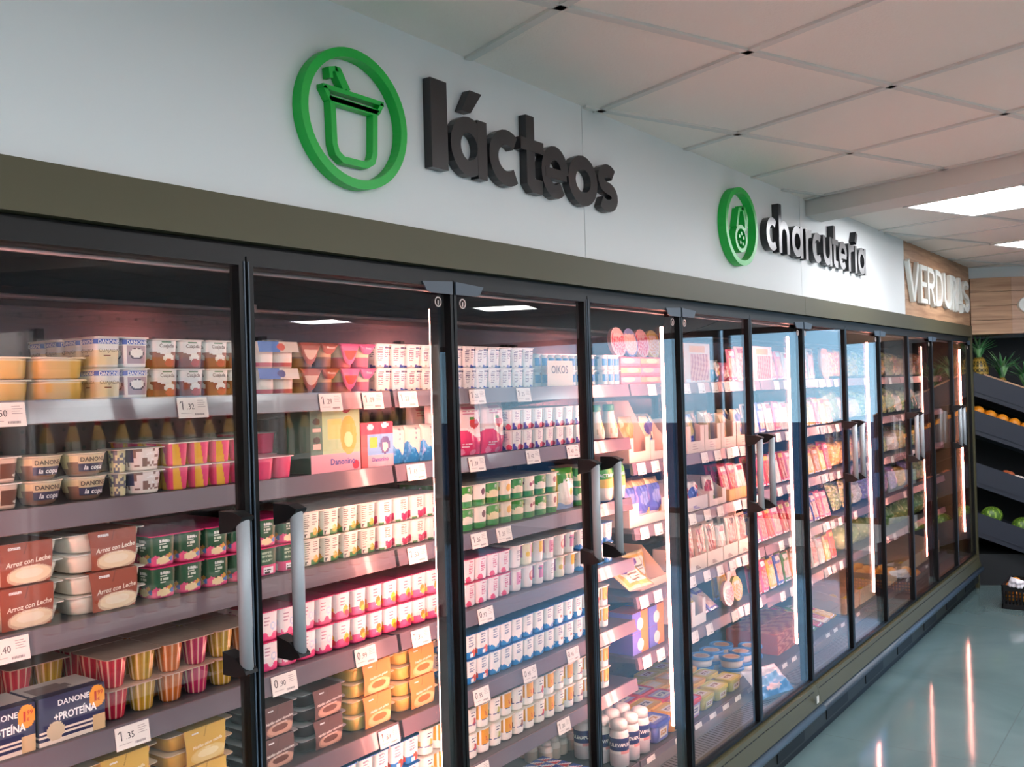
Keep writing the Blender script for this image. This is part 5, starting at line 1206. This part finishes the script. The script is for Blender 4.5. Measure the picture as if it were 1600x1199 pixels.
# round green pictograms
def pictogram(cx, cz, rx, ry, w, parts, label, d0, d1, w2, name):
    r = empty(name, True); tag(r, label, 'sign'); k = (1.486+d0)/1.449; cx, cz, rx, ry, w = cx*k, cz*k, rx*k, ry*k, w*k; parts = [(q[0], [(a*k, b*k) for a, b in q[1]], q[2], q[3]*k) for q in parts]
    m = M(); m.ribbon(arc(cx, EYE+cz, rx-w/2, ry-w/2, 0, 352, 56), w, wall, d0, d1, '#fff', closed=True); m.build('ring', GREEN, r)
    for (nm, pts, closed, ww) in parts:
        m = M(); m.ribbon([(a, EYE+b) for a, b in pts], ww, wall, d0+.006, d1, '#fff', closed=closed); m.build(nm, GREEN, r)
pictogram(1.498, .577, .157, .147, .0195, (
    ('cup_outline', [(1.434, .606), (1.437, .515), (1.444, .497), (1.462, .486), (1.53, .486), (1.549, .497), (1.556, .515), (1.560, .606)], True, .0145),
    ('rim', [(1.408, .629), (1.588, .629)], False, .0095), ('rim', [(1.425, .607), (1.572, .607)], False, .0095), ('rim', [(1.412, .629), (1.428, .607)], False, .010), ('rim', [(1.584, .629), (1.570, .607)], False, .010),
    ('spoon', [(1.470, .634), (1.444, .672), (1.430, .668), (1.432, .650)], False, .010), ('spoon', [(1.444, .672), (1.456, .672), (1.482, .634)], False, .010)),
    'round green sign with a yogurt cup and spoon outline', -.027, -.001, .019, 'dairy_pictogram')
pictogram(3.585, .597, .158, .150, .0195, (
    ('ham_outline', arc(3.588, .552, .052, .046, 0, 350, 22), True, .015),
    ('ham_outline', [(3.548, .592), (3.574, .662), (3.612, .668), (3.632, .626), (3.635, .575)], False, .015), ('bone', [(3.598, .672), (3.628, .672), (3.652, .635), (3.645, .600)], False, .016),
    *[('hole', arc(a, b, .004, .004, 0, 320, 8), True, .006) for a, b in ((3.57, .56), (3.592, .572), (3.61, .556), (3.58, .536), (3.602, .532))]),
    'round green sign with a ham outline', -.034, -.001, .016, 'ham_pictogram')

# ---- produce on the rack
def pine_body(u, v):
    a = math.sin(2*PI*(u*7+v*5)); b = math.sin(2*PI*(u*7-v*5)); return '#3a3410' if abs(a) < .32 or abs(b) < .32 else ('#b0903a' if a*b > 0 else '#8a6c26')
def pineapple(bs=1.0, cs=1.0):
    m = M(); m.grid(lambda u, v: (lambda r: (r*bs*math.cos(2*PI*u), r*bs*math.sin(2*PI*u), .17*bs*v))((.055*math.sin(PI*(.12+.80*v))**.55)*(1+.03*math.sin(2*PI*(u*7+v*5))*math.sin(2*PI*(u*7-v*5)))), 42, 26, pine_body)
    l = M(); rnd = random.Random(4)
    for k in range(30):
        a = k*2.4; tl = .2+.75*(1-k/30); L = .10+.05*(k/30)
        P = [(0, 0, .155), (L*.45*tl*math.cos(a), L*.45*tl*math.sin(a), .165+L*.55), (L*(.4+.75*tl)*math.cos(a), L*(.4+.75*tl)*math.sin(a), .17+L*(1.15-.5*tl))]
        n_ = (-math.sin(a), math.cos(a)); g = rnd.choice(('#2f7a3a', '#4a9a52', '#24602f', '#7ab06c')); q = []
        for (p, ww) in zip(P, (.012, .010, .001)): q.append((l.v((p[0]-n_[0]*ww, p[1]-n_[1]*ww, p[2])), l.v((p[0]*.97, p[1]*.97, p[2]-.003)), l.v((p[0]+n_[0]*ww, p[1]+n_[1]*ww, p[2]))))
        for i in range(2):
            l.f((q[i][0], q[i][1], q[i+1][1], q[i+1][0]), g); l.f((q[i][1], q[i][2], q[i+1][2], q[i+1][1]), mixc(g, '#ffffff', .12))
    l.V = [(x*cs, y*cs, .155*bs+(z-.155)*cs) for x, y, z in l.V]
    return proto('pineapple', [('fruit', m, PRINT), ('leaf_crown', l, PRINT)])
P_PINE = pineapple(); P_PINE2 = pineapple(.62, 1.35)
def tz(k, s): return EYE+(.03, -.265, -.665, -1.05)[k]-SL*s-.085
for i, (s, n, rz_, dz, lab) in enumerate(((.085, .13, 0, 0, 'golden pineapple standing at the left end of the rack'), (.25, .13, 40, 0, 'pineapple with broad leaves, second from left on the top tray'), (.42, .14, 90, 0, 'pineapple at the right end of the top tray'))):
    x, y = RW(s, n); put(P_PINE if i == 0 else P_PINE2, x, y, tz(0, s)+.022, lab, 'pineapple', 'pineapples on the rack', rz=rz_, sc=1.2 if i == 0 else 1)
for i in range(9):
    for j in range(3):
        s = .05+i*.085+.03*(j % 2); x, y = RW(s, .06+j*.085); put(P_ORG, x, y, tz(1, s)+.045, 'orange on the second rack tray, %s from left, %s row' % (ORD[i], ['front', 'middle', 'rear'][j]), 'orange', 'oranges on the second tray', sc=1.15)
P_ONI = simple('onion', citrus_M('#b8603c', .034), PRINT); P_GAR = simple('garlic_bulb', citrus_M('#ead8d0', .03), PRINT)
for i in range(6):
    for j in range(2):
        s = .26+i*.075; x, y = RW(s, .055+j*.085); p = P_GAR if i % 3 == 1 else P_ONI
        put(p, x, y, tz(2, s)+.034, '%s on the third rack tray, %s from left, %s row' % (('white garlic bulb' if i % 3 == 1 else 'brown-red onion'), ORD[i], ['front', 'rear'][j]), 'garlic' if i % 3 == 1 else 'onion', 'bulbs on the third tray', sc=1.1)
def melon_M():
    m = M(); m.grid(lambda u, v: (.085*math.sin(PI*v)*math.cos(2*PI*u), .07*math.sin(PI*v)*math.sin(2*PI*u), .07-.07*math.cos(PI*v)), 36, 20, lambda u, v: '#8aa83c' if abs(math.sin(10*PI*u+.5*math.sin(20*v))) < .35 else '#4a6a20'); return m
P_MEL = simple('melon', melon_M(), PRINT)
for i, (s, n) in enumerate(((.135, .10), (.36, .12), (.60, .12))):
    x, y = RW(s, n); put(P_MEL, x, y, tz(3, s)+.03, 'striped green melon on the lowest tray, %s from left' % ORD[i], 'melon', 'melons on the lowest tray', rz=-40)
# black crate of oranges on the floor
def crate_M(w, d, h):
    m = M(); t = .008
    m.box(0, w, 0, d, 0, .006)
    for (a0, a1, fx) in ((0, w, 0), (0, w, 1), (0, d, 2), (0, d, 3)):
        def bx(u0, u1, z0, z1):
            if fx == 0: m.box(u0, u1, 0, t, z0, z1)
            elif fx == 1: m.box(u0, u1, d-t, d, z0, z1)
            elif fx == 2: m.box(0, t, u0, u1, z0, z1)
            else: m.box(w-t, w, u0, u1, z0, z1)
        for z0, z1 in ((.006, .035), (.055, .060), (.078, .083), (.101, .106), (.124, h)): bx(a0, a1, z0, z1)
        k = a0
        while k < a1-.001: bx(k, min(k+.010, a1), .035, .124); k += .022
    return m
P_CR = simple('plastic_crate', crate_M(.38, .55, .165), BLKP)
put(P_CR, 7.46, -.82, .0006, 'black slotted plastic crate of oranges on the floor by the rack', 'crate')
for i in range(4):
    for j in range(6):
        for l in range(2 if (i+j) % 2 else 1): put(P_ORG, 7.51+i*.088, -.765+j*.088, .010+.070*l+.03, 'orange in the black floor crate, %s row, %s along, %s' % (ORD[i], ORD[j], ['bottom', 'top'][l]), 'orange', 'oranges in the floor crate')
m = pillow(.14, .10, .05, '#e8e4ec', '#e0dce4', seed=77, crump=.004); o = m.build('paper_wad', CARD); o.location = (7.50, -.36, .125); o.rotation_euler = (.5, .3, -1.3); tag(o, 'crumpled white paper on top of the crate oranges', 'paper')
# plastic bag with blue print, low in sixth door, partly a modelled reflection
P = pillow(.24, .20, .06, art_simple('#dfe6ec', ('band', 0, .3, '#3f8ac8'), ('blob', .5, .45, .4, .18, '#8ab8e0'), ('blob', .4, .2, .2, .1, '#e8c8c8')), '#8ab8dc', seed=88, crump=.006, nu=26, nv=26)
o = P.build('plastic_bag', FILM); o.location = (4.12, .075, EYE-1.365); o.rotation_euler = (math.radians(-52), 0, math.radians(-20)); o.scale = (.9, 1, .75); tag(o, 'crumpled blue and clear plastic bag, partly a modelled reflection, low behind the sixth door', 'plastic bag')

# ================================================================== PRICE LABELS
TG = {}
def price_tag(x, zrel, txt, where, w=.072, h=.042):
    if txt not in TG:
        m = M(); m.box(0, w, 0, .0012, 0, h, '#f4eee6')
        if txt:
            if txt[0] == '1': m.f([m.v((.0062+p, -.0004, .017+q)) for p, q in ((.0035, .0185), (.0035, .0155), (-.0005, .0125), (-.0012, .0140))], '#3a3638')
            a, b = txt.split('.'); m.text(a, .026, lambda p, q: (.006+p, -.0004, .017+q), '#3a3638', 0, .0, .9, 0, 0); m.text('.'+b, .017, lambda p, q: (.021+p, -.0004, .0175+q), '#3a3638', 0, 0, .9, 0, 0)
        for k in range(4): m.quad((w*.66, -.0004, h*(.52+.1*k)), (w*(.92-.05*(k % 2)), -.0004, h*(.52+.1*k)), (w*(.92-.05*(k % 2)), -.0004, h*(.52+.1*k)+.0012), (w*.66, -.0004, h*(.52+.1*k)+.0012), '#b0a8a4')
        for k in range(9): m.quad((w*(.55+.035*k), -.0004, h*.12), (w*(.55+.035*k)+.0014, -.0004, h*.12), (w*(.55+.035*k)+.0014, -.0004, h*.22), (w*(.55+.035*k), -.0004, h*.22), '#6a6468')
        m.quad((w*.08, -.0004, h*.22), (w*.45, -.0004, h*.22), (w*.45, -.0004, h*.245), (w*.08, -.0004, h*.245), '#b0a8a4')
        TG[txt] = simple('price_label', m, CARD)
    put(TG[txt], x-w/2, .2005, EYE+zrel-.041, 'white price label'+((' reading '+txt) if txt else '')+', '+where, 'price label', 'shelf edge price labels', rx=-9)
tags = [(0, (.865, '1.50'), (1.247, '1.32'), (1.632, '1.29'), (1.775, '1.09'), (1.905, '1.23'), (2.20, '1.25'), (2.43, '1.25')),
        (1, (1.93, '1.65'), (2.19, '1.39'), (2.47, '1.42'), (2.70, '1.45')), (2, (.82, '2.50'), (1.925, '1.50'), (2.04, '1.50'), (2.19, '1.35'), (2.31, '1.35')),
        (3, (.858, '1.40'), (1.44+.03, '0.90'), (1.725, '0.99'), (1.93, '1.35'), (2.21, '0.92')), (4, (1.175, '1.35'), (1.80, '1.69'), (2.18, '0.95'), (2.42, '0.95'), (2.665, '0.95')), (5, (2.17, '1.00'), (2.60, '1.00'))]
# the 1.35 label of the first door hangs on the fourth shelf edge
tags[3] = (3, (.76, '1.40'), (1.092, '1.35'), (1.468, '0.90'), (1.725, '0.99'), (1.93, '1.35'), (2.21, '0.92')); tags[2] = (2, (.861, '1.40'),)+tags[2][2:]; tags[4] = (4, (1.80, '1.69'), (2.18, '0.95'), (2.42, '0.95'), (2.665, '0.95'))
for sh in tags:
    for (x, t_) in sh[1:]:
        price_tag(x, SHD[sh[0]], t_, '%s from left, %s dairy shelf' % (ORD[sh[1:].index((x, t_))], ['top', 'second', 'third', 'fourth', 'fifth', 'sixth'][sh[0]]))
for i, L in enumerate(SHM+[-1.352]):
    for k, x in enumerate((3.155, 3.265, 3.385, 3.56, 3.70, 3.83, 3.96, 4.10, 4.24)):
        if (i*5+k*3) % 7 == 0: continue
        price_tag(x+.01*(i % 3), L, '', '%s from left, %s cold cuts shelf' % (ORD[k], ORD[i] if i < 5 else 'bottom'), w=.062)
for i, L in enumerate(SHE+[-1.352]):
    for k in range(9):
        if (i*5+k*3) % 5 == 0: continue
        price_tag(4.42+k*.13, L, '', '%s from left beyond sixth door, %s shelf' % (ORD[k], ORD[i] if i < 5 else 'bottom'), w=.062)
    for k in range(8):
        if (i+k) % 2 == 0: continue
        price_tag(5.75+k*.28, L, '', '%s from left, %s vegetable shelf' % (ORD[k], ORD[i] if i < 5 else 'bottom'), w=.062)

# hanging chain in the top of the second door
m = M(); x, y = 1.70, .56
for k in range(5):
    z = EYE+.215-k*.024; pts = arc(0, z, .006 if k % 2 else .0035, .014, 0, 340, 14)
    m.tube([(x+p, y, q) for p, q in pts]+[(x+pts[0][0], y, pts[0][1])], .0018, '#fff', n=5, caps=False)
m.box(x-.012, x+.012, y-.006, y+.006, EYE+.225, EYE+.24); o = m.build('steel_chain', ALU); tag(o, 'short steel chain hanging inside the top of the second door', 'chain')

# ================================================================== OPPOSITE SIDE OF THE AISLE (seen in the door glass)
GY = -3.0
def gondola(x0, x1, label):
    r = empty('shelving_unit', True); r.location = (x0, GY, 0); tag(r, label, 'shelving unit', 'shelving units across the aisle'); w = x1-x0
    m = M(); m.box(0, w, -.47, -.45, .1, 1.95); m.build('back_panel', mat('shelving_back', '#c8c8c4', rough=.6), r)
    for q in (0, w-.03): m = M(); m.box(q, q+.03, -.45, 0, 0, 1.95); m.build('side_panel', WHITEM, r)
    for z in (.12, .50, .88, 1.26, 1.62): m = M(); m.box(.031, w-.031, -.449, -.0, z-.03, z); m.build('shelf', WHITEM, r)
    m = M(); m.box(.03, w-.03, -.43, -.02, .0, .09); m.build('plinth', BLKP, r)
gondola(.9, 2.4, 'white shelving unit across the aisle, nearest to the camera'); gondola(2.42, 3.92, 'white shelving unit across the aisle, middle one'); gondola(3.94, 5.44, 'white shelving unit across the aisle, nearest to the windows')
def egg_M():
    m = M(); m.box(0, .24, 0, .10, 0, .03, '#9aa0a4')
    for i in range(4):
        for j in range(2): m.lathe([(.026, .03), (.024, .055), (.014, .068), (.001, .07)], '#aeb2b4', .033+i*.058, .027+j*.046, 12)
    return m
P_EGG = simple('egg_carton', egg_M(), PRINT)
P_OIL = bottle('oil_bottle', [(.030, 0), (.036, .005), (.036, .16), (.02, .21), (.013, .235)], art_simple('#e8b86c', ('band', .25, .62, '#e8e0d0'), ('blob', .5, .45, .3, .1, '#3a7a4a')), '#c83a2c', 0, [(.015, .235), (.015, .262)])
P_JAR = bottle('food_jar', [(.036, 0), (.040, .005), (.040, .10), (.032, .115)], art_simple('#c8602c', ('band', .25, .75, '#f0e4d0')), '#e8e4dc', 0, [(.034, .1155), (.034, .132)])
cerb = art_simple('#d89a3c', ('band', .5, .62, '#f0e4c8'), ('blob', .5, .3, .3, .14, '#8a4a24')); P_CER = simple('dry_food_box', box_M(.16, .06, .22, cerb, '#b87a2c', '#b87a2c', [], 10, 10), CARD)
cerc = art_simple('#8ab0cc', ('band', .55, .7, '#f0ecf0'), ('blob', .7, .3, .16, .12, '#c8502c')); P_CEB = simple('dry_food_box', box_M(.16, .06, .22, cerc, '#6a90b0', '#6a90b0', [], 10, 10), CARD)
units = ['near', 'middle', 'far']
for u_ in range(3):
    x0 = .95+u_*1.52
    for k in range(5): put(P_EGG, x0+.26+k*.272, GY-.03, .8806, 'grey egg carton, %s along, %s shelving unit' % (ORD[k], units[u_]), 'egg carton', 'grey egg cartons', rz=180)
    for k in range(10): put(P_OIL, x0+.07+k*.135, GY-.07, 1.2606, 'amber oil bottle, %s along, %s shelving unit' % (ORD[k], units[u_]), 'bottle', 'amber oil bottles', rz=180)
    for k in range(7): put((P_CER, P_CEB)[(k+u_) % 2], x0+.19+k*.195, GY-.05, 1.6206, '%s dry food box, %s along, %s shelving unit' % (['orange', 'blue'][(k+u_) % 2], ORD[k], units[u_]), 'food box', 'dry food boxes', rz=180)
    for k in range(10): put(P_JAR, x0+.07+k*.135, GY-.07, .5006, 'orange food jar, %s along, %s shelving unit' % (ORD[k], units[u_]), 'jar', 'orange food jars', rz=180)

# ================================================================== clean up the unlinked prototypes
for o in PROTOS:
    if o.name in bpy.data.objects and not o.users_collection: bpy.data.objects.remove(o)
dup_labels = [k for k, v in USED.items() if v > 1]
